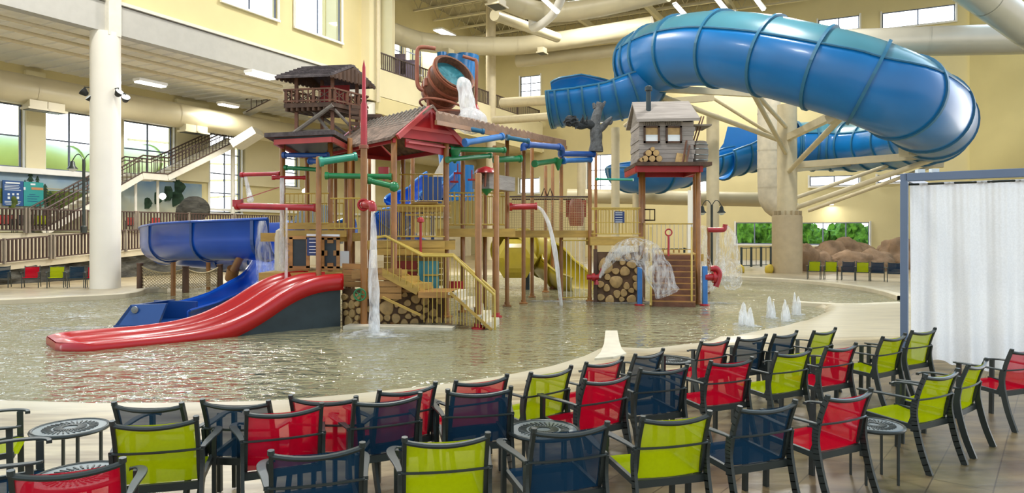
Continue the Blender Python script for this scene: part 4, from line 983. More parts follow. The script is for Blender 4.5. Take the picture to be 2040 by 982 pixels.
def stairs(root, a, b, w, n, side, m='wood_tan', rise=True, sh=.2):
    # a: low end centre, b: high end centre; side = horizontal unit vector across
    a = Vector(a); b = Vector(b); d = Vector((b.x-a.x, b.y-a.y, 0)); rz = atan2(d.y, d.x); run = d.length/n
    for i in range(n):
        p = a.lerp(b, (i+.5)/n); z = a.z+(b.z-a.z)*(i+1)/n; mb = MB(); mb.box((p.x, p.y, z-.03), (run*1.08, w, .06), rz=rz); mb.build('step', m, root)
        if rise:
            q = a.lerp(b, i/n); mb = MB(); mb.box((q.x, q.y, z-(b.z-a.z)/n/2-.03), (.03, w, (b.z-a.z)/n), rz=rz); mb.build('riser', 'wood_brown' if m == 'wood_tan' else m, root)
    mb = MB()
    for s in (-1, 1): mb.bar(a+side*(w/2)*s+Vector((0, 0, 0)), b+side*(w/2)*s, .05, sh)
    mb.build('stringer', 'wood_yellow', root, each=True)

# ---- slide tower (behind the red slide)
tw = thing('play_tower', 'tan and brown play tower behind the red slide with flat red-edged roof', 'play structure', X(620, 20.2))
pA = post(tw, 563, 0, 285, Y=20.6, r=.08); post(tw, 612, 0, 288, Y=22.6); post(tw, 658, 0, 282, Y=20.2); post(tw, 668, 0, 284, Y=22.4, r=.06)
post(tw, 635, 0, 312, Y=18.9); post(tw, 697, 0, 275, Y=20.4); post(tw, 703, 0, 275, Y=22.8, r=.07)
mb = MB(); c1 = P(548, 286, 19.6); c2 = P(662, 281, 19.0); c3 = P(715, 285, 22.4); c4 = P(600, 288, 23.2)
for c in (c1, c2, c3, c4): c.z = 4.98
c1.z = c2.z = 5.0; c3.z = c4.z = 5.0
mb.slab([c1, c2, c3, c4], (0, 0, .07)); rf = mb.build('roof', 'panel_dark', tw)
mb = MB(); mb.slab([c1+Vector((-.25, -.15, .07)), c2+Vector((.1, -.15, .07)), c3+Vector((.1, .1, .07)), c4+Vector((-.2, .1, .07))], (0, 0, .12)); mb.build('roof_cladding', 'roof_slate', rf)
mb = MB()
for a, b in ((c1, c2), (c2, c3), (c3, c4), (c4, c1)): mb.bar(a+Vector((0, 0, -.05)), b+Vector((0, 0, -.05)), .08, .14)
mb.build('roof_edge_beam', 'roof_red_light', rf, each=True)
deck(tw, (X(625, 20.6).x, 20.9, 0), 2.4, 2.9, 1.32); deck(tw, (X(625, 21.4).x, 21.6, 0), 2.6, 2.2, 2.42)
a = X(545, 19.9); b = X(655, 19.6)
slats(tw, X(563, 20.1), X(690, 20.1), 2.30, 2.72, 'wood_yellow'); slats(tw, X(683, 19.2), X(722, 18.9), .95, 1.6, 'wood_tan'); slats(tw, X(572, 19.9), X(615, 19.7), 1.35, 2.3, 'wood_tan')
def play_panel(px0, px1, y0, y1, Y, fancy=False):
    z0 = HC-(y1-HY)/F*Y; z1 = HC-(y0-HY)/F*Y; a = X(px0, Y); b = X(px1, Y); mb = MB(); mb.bar((a.x, Y, (z0+z1)/2), (b.x, Y, (z0+z1)/2), .03, z1-z0); o = mb.build('play_panel', 'panel_dark', tw)
    mb = MB(); w = .09
    mb.bar((a.x-w/2, Y-.03, z0-.05), (a.x-w/2, Y-.03, z1+.05), .05, w, up=Vector((1, 0, 0))); mb.bar((b.x+w/2, Y-.03, z0-.05), (b.x+w/2, Y-.03, z1+.05), .05, w, up=Vector((1, 0, 0)))
    mb.bar((a.x-w, Y-.03, z1+.04), (b.x+w, Y-.03, z1+.04), .05, w); mb.bar((a.x-w, Y-.03, z0-.04), (b.x+w, Y-.03, z0-.04), .05, w)
    if fancy:
        m_ = (a.x+b.x)/2
        for c in ((m_, z1-.03), (m_, z0+.03), (a.x, (z0+z1)/2), (b.x, (z0+z1)/2)): mb.box((c[0], Y-.03, c[1]), (.16, .05, .14))
    mb.build('panel_frame', 'wood_tan', o)
play_panel(584, 611, 476, 530, 19.4); play_panel(647, 671, 477, 531, 19.2, True)
mb = MB(); mb.bar(P(612, 468, 19.2), P(676, 469, 19.0), .07, .06); mb.build('crossbar', 'sign_white', tw)
mb = MB(); mb.bar(P(612, 491, 19.3), P(635, 491, 19.2), .03, .5); so = mb.build('rules_sign', 'sign_navy', tw, label='small blue rules sign')
mb = MB()
for y in (476, 483, 491, 497, 503): mb.bar(P(616, y, 19.24), P(631, y, 19.15), .01, .02)
mb.build('lettering', 'sign_white', so, each=True)
railing(X(560, 20.2, 2.6), X(655, 20.0, 2.6), .95, 'rail_yellow', 'rail_yellow', parent=tw); railing(X(658, 20.0, 2.45), X(722, 19.8, 2.45), .95, 'rail_yellow', 'rail_yellow', parent=tw)
railing(X(560, 23.2, 2.45), X(700, 23.2, 2.45), .95, 'rail_yellow', 'rail_yellow', parent=tw)
log_panel(tw, X(684, 18.7), X(726, 18.3), -.1, .95, 3, 12)
mb = MB(); mb.bar(P(678, 500, 20), P(678, 530, 20), .5, .02); mb.build('climbing_rope_board', 'sign_white', tw)

# green hand wheel
t = thing('hand_wheel', 'green five-spoke hand wheel on the spire post', 'wheel', P(717, 587, 18.0)); c = P(717, 587, 18.0)
mb = MB(); mb.tube([c+Vector((.15*cos(2*pi*i/24), 0, .15*sin(2*pi*i/24))) for i in range(24)], .02, 8, closed=True); mb.build('rim', 'pipe_green', t, smooth='auto')
mb = MB()
for k_ in range(5): mb.cyl(c, c+Vector((.15*cos(2*pi*k_/5), 0, .15*sin(2*pi*k_/5))), .014, 6)
mb.cyl(c-Vector((0, .03, 0)), c+Vector((0, .25, 0)), .035, 10); mb.build('spoke', 'pipe_green', t, each=True)

# spire
t = thing('spire', 'tall pointed red spire on a brown post beside the gabled roof', 'spire', G(725, 650)); q = G(725, 650); Y = q.y
z = lambda y: HC-(y-HY)/F*Y
mb = MB(); mb.lathe([(.09, -.3), (.09, z(292))], q, n=14); mb.build('post', 'post_brown', t, smooth='auto')
mb = MB(); mb.lathe([(.13, z(296)), (.13, z(290)), (.1, z(289))], q, n=14); mb.build('collar', 'copper', t, smooth='auto')
mb = MB(); mb.lathe([(.085, z(290)), (.085, z(208)), (.055, z(203)), (.045, z(135)), (.0, z(118))], q, n=14); mb.build('spire_tip', 'pipe_red', t, smooth='auto')
mb = MB(); mb.lathe([(.17, -.2), (.17, .04), (.12, .06)], q, n=14); mb.build('post_flange', 'pipe_red', t, smooth='auto')

# ---- gabled tower
g = thing('gabled_tower', 'brown-post play tower under a red gable roof with thatched slopes', 'play structure', X(830, 20.5))
fl = post(g, 785, 0, 268, Y=18.9, r=.085); frp = post(g, 889, 0, 278, Y=20.2, r=.085); bl = post(g, 691, 0, 276, Y=22.0, r=.085, base=False); brp = post(g, 803, 0, 290, Y=23.3, r=.075, base=False); post(g, 822, 0, 295, Y=24.6, r=.07, base=False)
post(g, 736, 0, 300, Y=24, r=.06, base=False)
A = P(786, 267, 18.8); Bp = P(918, 281, 20.6); A.z = Bp.z = 4.96; apex = (A+Bp)/2; apex = P(851, 216, 19.7)
back = Vector((-2.9, 2.8, 0))
A2 = A+Vector((-2.5, 3.1, .0)); ridge2 = apex+Vector((-2.5, 3.1, 0)); B2 = Bp+Vector((-2.5, 3.1, 0))
gn = (Bp-A).cross(Vector((0, 0, 1))).normalized()
mb = MB(); mb.slab([A+(A-Bp)*.06+Vector((0, 0, -.06)), apex+gn*.25, ridge2, A2+(A-Bp)*.06+Vector((0, 0, -.06))], (0, 0, .08)); rfo = mb.build('roof', 'shingle', g)
mb = MB(); mb.slab([Bp+(Bp-A)*.06+Vector((0, 0, -.06)), B2+(Bp-A)*.06+Vector((0, 0, -.06)), ridge2, apex+gn*.25], (0, 0, .08)); mb.build('roof', 'shingle', g)
# shake ridges on the visible slope
mb = MB()
for i in range(9):
    t0_ = (i+.5)/9; mb.bar(A.lerp(apex, t0_)+Vector((0, 0, .07)), A2.lerp(ridge2, t0_)+Vector((0, 0, .07)), .05, .05)
for i in range(16):
    t0_ = (i+.5)/16; p_ = A.lerp(A2, t0_); q_ = apex.lerp(ridge2, t0_); mb.bar(p_+Vector((0, 0, .06)), q_+Vector((0, 0, .09)), .035, .04)
mb.build('shakes', 'wood_grey', rfo)
def gable(p0, p1, ap, off):
    mb = MB(); mb.slab([p0+off, p1+off, ap+off], gn*.04); o = mb.build('gable_panel', 'roof_red', g)
    mb = MB(); mb.bar(p0+off*1.4, ap+off*1.4, .09, .14); mb.bar(p1+off*1.4, ap+off*1.4, .09, .14); m1 = p0.lerp(ap, .32); m2 = p1.lerp(ap, .32); mb.bar(m1+off*1.4, m2+off*1.4, .07, .1)
    mb.bar((m1+m2)/2+off*1.4, ap+off*1.4, .07, .07, up=gn); mb.build('gable_trim', 'roof_red_light', o); return o
go = gable(A+Vector((0, 0, .02)), Bp+Vector((0, 0, .02)), apex, gn*.1)
gable(A2, B2, ridge2, gn*-.1)
mb = MB(); mb.slab([A+Vector((.25, .15, 0)), Bp+Vector((-.2, .0, 0)), Bp+Vector((-.2, .0, -.34)), A+Vector((.25, .15, -.22))], gn*.04); mb.build('valance', 'roof_red', g)
mb = MB(); mb.bar(A+Vector((.3, .1, -.1))+gn*.08, Bp+Vector((-.2, 0, -.08))+gn*.08, .05, .05); mb.build('valance_rail', 'roof_red_light', g)
for a, b in ((A, A2), (Bp, B2), (A2, B2)): mb = MB(); mb.bar(a+Vector((0, 0, -.06)), b+Vector((0, 0, -.06)), .08, .12); mb.build('eave_beam', 'roof_red', g)
deck(g, (X(820, 21.2).x, 21.4, 0), 2.6, 3.4, 2.2, rz=.08)
slats(g, X(752, 19.45), X(886, 19.6), 1.80, 2.2, 'wood_yellow')
railing(X(752, 19.5, 2.22), X(886, 19.6, 2.22), .95, 'rail_yellow', 'rail_yellow', parent=g, sp=.11); railing(X(748, 23.1, 2.22), X(880, 23.2, 2.22), .95, 'rail_yellow', 'rail_yellow', parent=g, sp=.13)
railing(X(795, 22.6, 3.35), X(882, 22.6, 3.35), .95, 'rail_yellow', 'rail_yellow', parent=g, sp=.15)
deck(g, (X(840, 22.6).x, 23.0, 0), 1.7, 1.0, 3.35)
for i, (y0, Y_) in enumerate(((404, 22.2), (412, 21.8), (420, 21.4), (428, 21.0))):
    mb = MB(); mb.bar(P(822-i*4, y0, Y_), P(872+i*2, y0, Y_), .3, .06); mb.build('step', 'wood_yellow', g)
# lower stair with two flights and a landing
lz_ = .92; s_dir = Vector((0, 1, 0))
stairs(g, X(842, 18.6, lz_), X(768, 19.0, 1.42), 1.0, 3, Vector((.1, 1, 0)).normalized(), 'wood_yellow')
deck(g, (X(745, 19.2).x, 19.3, 0), .9, 1.6, 1.42, m='wood_tan', fascia=.2)
deck(g, (X(873, 18.5).x, 18.5, 0), .9, 1.2, lz_, m='wood_tan', fascia=.15)
stairs(g, X(985, 18.1, 0), X(905, 18.3, lz_), 1.1, 5, Vector((.1, 1, 0)).normalized(), 'concrete_pale', sh=.07)
for yo in (-.6, .62):
    mb = MB(); H = Vector((0, 0, .92)); pth = [X(748, 19.0+yo, 1.42)+H*.95, X(768, 19.0+yo, 1.42)+H, X(842, 18.6+yo, lz_)+H, X(903, 18.35+yo, lz_)+H, X(985, 18.15+yo, 0)+H*.95, X(986, 18.15+yo, 0)]
    mb.tube(pth, .035, 8); ho = mb.build('handrail', 'rail_yellow', g, smooth='auto')
    n = 22; a = X(842, 18.6+yo, lz_); b = X(903, 18.35+yo, lz_); c = X(985, 18.15+yo, 0)
    segs_ = [(a, b, 7), (b, c, 13), (X(768, 19+yo, 1.42), a, 6)]
    for p_, q_, k_ in segs_:
        for i in range(k_):
            w = p_.lerp(q_, (i+.3)/k_); mb = MB(); mb.cyl(Vector((w.x, w.y, min(w.z, 1.0)*.15)) if w.z < .95 else w+Vector((0, 0, -.05)), w+Vector((0, 0, .9)), .012, 5); mb.build('baluster', 'rail_yellow', ho)
log_panel(g, X(728, 18.6), X(884, 19.2), -.15, .85, 8, 30)
slats(g, X(765, 20.3), X(882, 20.2), .9, 1.9, 'wood_yellow')
mb = MB(); mb.box((X(800, 18.9).x, 19.3, .88), (1.5, 1.2, .08)); mb.build('deck', 'wood_tan', g)
slats(g, X(728, 18.5), X(800, 18.45), .68, 1.5, 'wood_tan')
mb = MB(); mb.bar(X(690, 18.0, .02), X(905, 17.7, .02), .5, .1); mb.build('base_step', 'concrete_pale', g)
mb = MB(); mb.bar(P(762, 592, 17.9), P(838, 628, 17.7), .05, .06); mb.build('ramp_rail', 'wood_yellow', g)
def flat_panel(root, x0, x1, y0, y1, Y, m, name='play_panel', bars=0, mbar='rail_yellow'):
    mb = MB(); mb.bar(P(x0, (y0+y1)/2, Y), P(x1, (y0+y1)/2, Y), .04, (y1-y0)/F*Y); o = mb.build(name, m, root)
    if bars:
        mb = MB()
        for i in range(bars): y = y0+(y1-y0)*(i+1)/(bars+1); mb.bar(P(x0+(x1-x0)*.25, y, Y-.04), P(x1, y, Y-.04), .03, .05)
        mb.build('panel_slot', mbar, o, each=True)
    return o
flat_panel(g, 791, 831, 520, 576, 20.0, 'panel_red', bars=2); flat_panel(g, 833, 874, 520, 576, 19.9, 'panel_teal', bars=1)
mb = MB(); mb.bar(P(833, 548, 19.85), P(838, 548, 19.85), .06, .8); mb.build('panel_post', 'panel_teal', g)
flat_panel(g, 885, 924, 560, 576, 20.5, 'pipe_red', name='red_crawl_bar', bars=0)
mb = MB(); mb.tube([P(838, 440, 19.3), P(838, 510, 19.3)], .035, 8); mb.lathe([(.03, 0), (.1, .03), (.1, .1), (.04, .16)], P(838, 444, 19.3), n=12); tag(mb.build('pump_handle', 'pipe_red', smooth='auto'), 'small red pump handle before the middle deck railing', 'pump')
post(g, 953, 655, 345, r=.085); post(g, 989, 632, 310, r=.08)

# ---- central bridge with nets
br_ = thing('bridge_tower', 'brown-post bridge section with rope-net sides between gabled tower and cabin', 'play structure', X(1050, 24))
for px, pb, pt in ((922, 0, 298), (1010, 610, 275), (1043, 605, 300), (1060, 592, 292), (1087, 582, 330), (1101, 575, 320), (1118, 597, 310), (1175, 600, 305)):
    post(br_, px, pb, pt, Y=None if pb else 21.5, r=.07)
post(br_, 1051, 577, 520, r=.09, m='panel_dark', base=False, name='dark_post')
post(br_, 1187, 585, 305, r=.06, base=False); post(br_, 966, 0, 380, Y=23, base=False, r=.07); post(br_, 985, 0, 290, Y=24.5, base=False, r=.07)
deck(br_, (X(950, 22).x, 22.3, 0), 2.4, 2.2, 2.55, m='wood_yellow'); deck(br_, (X(1095, 25.5).x, 25.8, 0), 3.2, 1.6, 2.5, m='wood_yellow')
railing(X(890, 21.2, 2.58), X(1004, 21.3, 2.58), 1.05, 'rail_yellow', 'rail_yellow', parent=br_, sp=.12); railing(X(890, 23.3, 2.58), X(1010, 23.4, 2.58), 1.05, 'rail_yellow', 'rail_yellow', parent=br_, sp=.14)
railing(X(905, 20.9, 2.58), X(905, 23.3, 2.58), 1.05, 'rail_yellow', 'rail_yellow', parent=br_, sp=.16)
def netpanel(root, a, b, h, nx_, nz_, m='rope', r=.009, sag=.0, name='rope_net'):
    mb = MB(); a = Vector(a); b = Vector(b)
    for i in range(nx_+1): p = a.lerp(b, i/nx_); mb.bar(p, p+Vector((0, 0, h)), r)
    for j in range(nz_+1): mb.bar(a+Vector((0, 0, h*j/nz_)), b+Vector((0, 0, h*j/nz_)), r)
    return mb.build(name, m, root)
netpanel(br_, X(1015, 24.9, 2.52), X(1172, 25.0, 2.52), 1.15, 34, 13); netpanel(br_, X(1020, 26.7, 2.52), X(1165, 26.8, 2.52), 1.15, 30, 12)
mb = MB(); mb.tube([X(1015, 24.9, 3.7), X(1172, 25, 3.7)], .03, 6); mb.tube([X(1020, 26.7, 3.7), X(1165, 26.8, 3.7)], .03, 6); mb.build('net_rail', 'rail_brown', br_, each=True)
railing(X(1120, 24.6, .05), X(1172, 24.8, .05), 2.1, 'rail_yellow', 'steel_white', parent=br_, sp=.14)
for px in (1078, 1090): 
    mb = MB(); mb.tube([P(px, 392, 26), P(px+6, 375, 26), P(px+12, 392, 26)], .03, 6); mb.build('hoop', 'wood_dark', br_)
flat_panel(br_, 1128, 1168, 398, 432, 27, 'panel_red', name='red_play_panel'); 
mb = MB(); mb.lathe([(.25, 0), (.3, .3), (.28, .8), (.2, 1.0)], P(1148, 450, 26.5), n=16); mb.build('play_barrel', 'copper', br_, smooth='auto')
# log-end canopy on the bridge and red parasol
mb = MB(); c = P(982, 365, 21.5)
mb.bar(P(958, 361, 21.2), P(1010, 368, 22.6), .6, .45); lo_ = mb.build('log_canopy', 'wood_grey_pale', br_, label='grey pile of thin log ends')
rnd = random.Random(5)
for i in range(30):
    f_ = rnd.random(); p_ = P(958, 361, 21.2).lerp(P(1010, 368, 22.6), f_)+Vector((-.05, -.36, rnd.uniform(-.2, .2))); mb = MB(); mb.cyl(p_, p_+Vector((0, .1, 0)), rnd.uniform(.035, .07), 8); mb.build('log_end', 'log_end' if i % 2 else 'wood_dark', lo_, smooth='auto')
t = thing('toy_parasol', 'small red parasol-shaped sprayer above the log canopy', 'sprayer', P(968, 345, 21))
mb = MB(); mb.lathe([(.36, 0), (.28, .12), (.05, .2), (.0, .22)], P(968, 345, 21), n=18); mb.build('shade', 'pipe_red', t, smooth='auto'); mb = MB(); mb.cyl(P(968, 345, 21), P(966, 372, 21), .03, 8); mb.build('pole', 'copper', t)
t = thing('green_funnel', 'green cone funnel hanging under the log canopy', 'funnel', P(969, 385, 21)); mb = MB(); mb.lathe([(.0, 0), (.2, .18), (.22, .2)], P(969, 390, 21), n=14); mb.build('cone', 'pipe_green', t, smooth='auto')
for px, py in ((905, 362), (912, 345), (940, 358)):
    mb = MB(); c = P(px, py, 20.6); mb.tube([c+Vector((-.12, 0, 0)), c+Vector((.12, 0, 0))], .03, 8); mb.tube([c, c+Vector((0, 0, .28))], .02, 6); tag(mb.build('tap_handle', 'pipe_red', smooth='auto'), {905: 'lower left', 912: 'upper left', 940: 'right-hand'}[px]+' small red lever among the posts right of the gable', 'lever')
# long corrugated brown roof
rl = thing('long_roof', 'long brown corrugated roof sloping right over the coloured pipes', 'roof', P(1000, 260, 21))
a = P(868, 232, 18.8); b = P(1128, 286, 25.2); n = 90; vs = []
for i in range(n+1):
    p = a.lerp(b, i/n); w = .045*sin(i*2*pi/3.2) if i < 62 else 0
    for (dy, dz) in ((0, -.1), (0, .12+w), (2.0, .42+w), (2.0, .3)): vs.append(p+Vector((-dy*.35*0, dy, dz)))
mb = MB(); mb.add(vs, [(i*4+j, i*4+(j+1) % 4, (i+1)*4+(j+1) % 4, (i+1)*4+j) for i in range(n) for j in range(4)]+[(0, 1, 2, 3), (n*4+3, n*4+2, n*4+1, n*4)]); mb.build('roof_sheet', 'roof_brown', rl)
mb = MB(); mb.bar(a+Vector((0, .05, -.15)), b+Vector((0, .05, -.15)), .08, .12); mb.bar(a+Vector((0, 1.9, .2)), b+Vector((0, 1.9, .2)), .08, .12); mb.build('eave_beam', 'post_brown', rl, each=True)

# ---- right tower: stair, log wall, cabin deck
rt = thing('cabin_tower', 'brown stilt tower with wooden stair and log-end wall under the little cabin', 'play structure', G(1330, 605))
for px, pb, pt in ((1277, 600, 335), (1391, 606, 335)): post(rt, px, pb, pt, r=.085)
post(rt, 1282, 0, 338, Y=25.8, r=.07, base=False); post(rt, 1384, 0, 338, Y=25.8, r=.07, base=False)
mb = MB()
for a, b in ((P(1265, 335, 23.6), P(1400, 335, 23.6)), (P(1270, 338, 25.8), P(1396, 338, 25.8))): a.z = b.z = 4.56; mb.bar(a, b, .1, .2)
mb.bar(Vector((P(1270, 335, 23.6).x, 23.5, 4.56)), Vector((P(1270, 335, 23.6).x, 26, 4.56)), .1, .2); mb.bar(Vector((P(1396, 335, 23.6).x, 23.5, 4.56)), Vector((P(1396, 335, 23.6).x, 26, 4.56)), .1, .2); mb.build('top_beam', 'roof_red', rt, each=True)
deck(rt, ((X(1265, 24).x+X(1405, 24).x)/2, 24.7, 0), 2.5, 2.7, 4.78, m='wood_dark', fascia=.12)
deck(rt, (X(1228, 24.6).x, 25.2, 0), 1.85, 1.5, 2.28, m='wood_yellow', fascia=.3)
railing(X(1178, 24.5, 2.28), X(1276, 24.5, 2.28), 1.0, 'rail_yellow', 'rail_yellow', parent=rt, sp=.105, mid=.5); railing(X(1178, 26, 2.28), X(1276, 26, 2.28), 1.0, 'rail_yellow', 'rail_yellow', parent=rt, sp=.13)
mb = MB(); mb.bar(P(1224, 432.5, 24.4), P(1244, 432.5, 24.4), .02, .4); so = mb.build('rules_sign', 'sign_navy', rt, label='small dark blue sign on the railing')
mb = MB()
for y in (424, 428, 433, 438, 442): mb.bar(P(1226, y, 24.37), P(1240, y, 24.37), .01, .02)
mb.build('lettering', 'sign_white', so, each=True)
log_panel(rt, X(1188, 24.6), X(1278, 24.6), -.1, 1.75, 12, 44)
mb = MB(); mb.bar(X(1184, 24.55, .9), X(1184, 24.56, .9), .1, 1.9); 
mb = MB(); mb.bar(X(1186, 24.5, -.2), X(1186, 24.5, 1.85), .12, .12); mb.build('corner_post', 'wood_dark', rt)
deck(rt, (X(1338, 25).x, 25.2, 0), 1.95, 1.6, 1.68, m='wood_yellow')
stairs(rt, X(1340, 23.0, 0), X(1340, 24.4, 1.68), 1.45, 9, Vector((1, 0, 0)), 'wood_tan')
railing(X(1283, 26, 1.7), X(1386, 26, 1.7), 1.05, 'rail_yellow', 'steel_white', parent=rt, sp=.15); railing(X(1283, 24.45, 1.7), X(1283, 26, 1.7), 1.05, 'rail_yellow', 'rail_yellow', parent=rt, sp=.16)
mb = MB(); mb.tube([X(1378, 23.0, .05), X(1378, 23.0, .9), X(1378, 24.4, 2.6), X(1378, 24.9, 2.6)], .035, 8); mb.tube([X(1297, 23.0, .05), X(1297, 23.0, .9), X(1297, 24.4, 2.6)], .035, 8); mb.build('handrail', 'rail_yellow', rt, smooth='auto', each=True)
mb = MB(); mb.tube([P(1332, 510, 23.6), P(1332, 468, 23.6)], .035, 8); c = P(1332, 463, 23.6); mb.tube([c+Vector((.11*cos(2*pi*i/16), 0, .11*sin(2*pi*i/16))) for i in range(16)], .025, 6, closed=True)
tag(mb.build('valve_wheel', 'pipe_red', smooth='auto'), 'red ring valve on a post at the top of the wooden stair', 'valve')
mb = MB(); c = P(1290, 430, 24.3); 
for k_ in range(3): mb.tube([c+Vector((-.1, 0, -.15+.0*k_)), c+Vector((.25, 0, -.15)), c+Vector((.25, 0, .22)), c+Vector((-.1, 0, .22))], .025, 6)
mb.bar(c+Vector((.08, 0, -.15)), c+Vector((.08, 0, .22)), .02); mb.build('ladder_loop', 'wood_dark', rt)
for (px, y0, y1, Y) in ((1274, 532, 602, 23.4), (1404, 530, 606, 23.4)):
    t = thing('water_post', 'bright blue square post standing in the water %s the wooden stair' % ('left of' if px < 1300 else 'right of'), 'post', X(px, Y)); mb = MB(); mb.bar(X(px, Y, -.3), P(px, y0, Y), .16, .16, up=Vector((0, 1, 0))); mb.build('post_body', 'pipe_skyblue', t, bevel=.02); mb = MB(); mb.lathe([(.17, -.2), (.17, .04), (.1, .06)], X(px, Y), n=12); mb.build('post_flange', 'pipe_red', t)
# cabin
cb = thing('toy_cabin', 'little weathered grey cabin with two windows and dark chimney on stilts', 'cabin', P(1328, 330, 24.4)); Yf = 24.0; Z = lambda y: HC-(y-HY)/F*Yf
x0, x1 = X(1273, Yf).x, X(1383, Yf).x; zb, zt = 4.8, Z(243)
mb = MB()
nb = 9
for i in range(nb):
    z = zb+(zt-zb)*(i+.5)/nb; jx = .012*((i*37) % 5-2)
    mb.box(((x0+x1)/2+jx, Yf+.85, z), (x1-x0+jx, 1.7, (zt-zb)/nb*.94))
mb.box(((x0+x1)/2, Yf+.85, (zb+zt)/2), (x1-x0-.06, 1.64, zt-zb)); mb.build('wall', 'wood_grey_pale', cb)
mb = MB(); ov = .12; zr = Z(212)
mb.slab([(x0-ov, Yf-.3, zt-.04), (x1+ov, Yf-.3, zt-.0), (x1+ov-.08, Yf+.9, zr+.25), (x0-ov+.04, Yf+.9, zr+.22)], (0, 0, .1)); mb.slab([(x0-ov+.04, Yf+.9, zr+.22), (x1+ov-.08, Yf+.9, zr+.25), (x1+ov, Yf+2.0, zt), (x0-ov, Yf+2.0, zt)], (0, 0, .1)); ro = mb.build('roof', 'wood_grey_pale', cb)
mb = MB(); mb.slab([(x0, Yf+.05, zt), (x0, Yf+1.65, zt), (x0, Yf+.9, zr+.2)], (.05, 0, 0)); mb.slab([(x1-.05, Yf+.05, zt), (x1-.05, Yf+1.65, zt), (x1-.05, Yf+.9, zr+.22)], (.05, 0, 0)); mb.build('gable_wall', 'wood_grey', cb)
for px in (1298, 1342):
    c = P(px, 268, Yf-.02); mb = MB(); w, h = .24, .26
    for s_ in (-1, 1): mb.box((c.x+s_*w, c.y-.02, c.z), (.06, .07, 2*h+.06)); mb.box((c.x, c.y-.02, c.z+s_*h), (2*w+.06, .07, .06))
    o = mb.build('window_frame', 'wood_dark', cb); mb = MB(); mb.box((c.x, c.y+.0, c.z+.1), (2*w, .02, .3)); mb.build('window_blind', 'log_end', o); mb = MB(); mb.box((c.x, c.y-.01, c.z-.12), (2*w, .02, .22)); mb.build('window_glass', 'sign_white', o)
    mb = MB()
    for k_ in range(8): mb.box((c.x-.24+.068*k_, c.y-.03, c.z+h+.12), (.05, .05, .12))
    mb.build('lintel', 'wood_grey', o)
mb = MB(); c = P(1292, 228, Yf+.3); mb.lathe([(.09, 0), (.085, .8), (.13, .82), (.13, .95), (.05, 1.0)], c, n=14); mb.build('chimney', 'panel_dark', cb, smooth='auto')
mb = MB(); mb.box((x1+.3, Yf+.6, zt-.1), (.6, 1.2, .05)); mb.build('lean_to_roof', 'wood_grey', cb)
# firewood: each log its own object
lg = [(1284, 322), (1298, 322), (1312, 321), (1291, 311), (1306, 310), (1277, 326), (1299, 300)]
nm_ = ['bottom row, second from left', 'bottom row, third from left', 'bottom row, right end', 'middle row, left', 'middle row, right', 'small one at the far left foot', 'topmost']
for i, (px, py) in enumerate(lg):
    r_ = .115 if i < 5 else .08; c = P(px, py, Yf-.25); c.z = 4.8+r_+(0 if i < 3 or i == 5 else (.19 if i < 5 else .36)); t = thing('firewood_log', 'cut firewood log stacked before the cabin, %s' % nm_[i], 'log', c, group='firewood before the cabin')
    mb = MB(); mb.tube([c+Vector((0, -.1, 0)), c+Vector((0, .3, 0))], r_*.99, 14); mb.build('bark', 'wood_dark', t, smooth='auto'); mb = MB(); mb.tube([c+Vector((0, -.12, 0)), c+Vector((0, -.09, 0))], r_*.9, 14); mb.build('cut_end', 'log_end', t)
mb = MB(); c = P(1345, 328, Yf-.2); c.z = 4.8
mb.slab([c, c+Vector((.45, 0, 0)), c+Vector((.4, .15, .3)), c+Vector((.1, .15, .35))], (0, .04, 0)); tag(mb.build('sack', 'log_end'), 'folded tan sack leaning on the cabin wall', 'sack')
for (xa, ya, xb, yb, lb) in ((1360, 326, 1368, 280, 'left'), (1368, 326, 1374, 290, 'right')):
    mb = MB(); a_ = P(xa, ya, Yf-.25); a_.z = 4.8; mb.bar(a_, P(xb, yb, Yf-.06), .05, .05); tag(mb.build('tool_handle', 'wood_brown'), 'brown oar leaning on the cabin front, %s one' % lb, 'oar')
bt = thing('wooden_barrel', 'dark wooden barrel with pale hoops beside the cabin', 'barrel', P(1393, 328, 24.3)); c = P(1393, 330, 24.3); c.z = 4.78
mb = MB(); mb.lathe([(.25, 0), (.3, .2), (.31, .4), (.29, .6), (.25, .78), (.2, .8)], c, n=20); mb.build('staves', 'wood_grey', bt, smooth='auto')
for z_ in (.12, .3, .5, .66): mb = MB(); r_ = .3 if .15 < z_ < .6 else .285; mb.lathe([(r_+.012, z_), (r_+.02, z_+.015), (r_+.012, z_+.03)], c, n=20); mb.build('hoop', 'charcoal_light', bt)
for i, (xa, xb) in enumerate(((1378, 1397), (1384, 1402))):
    mb = MB(); a_ = P(xa, 290, 24.1); mb.cyl(P(xa, 292, 24.1), P(xb, 232, 24.4), .025, 6); tag(mb.build('fishing_pole', 'wood_brown'), 'thin slanting pole rising from the barrel, %s one' % ('left', 'right')[i], 'pole')

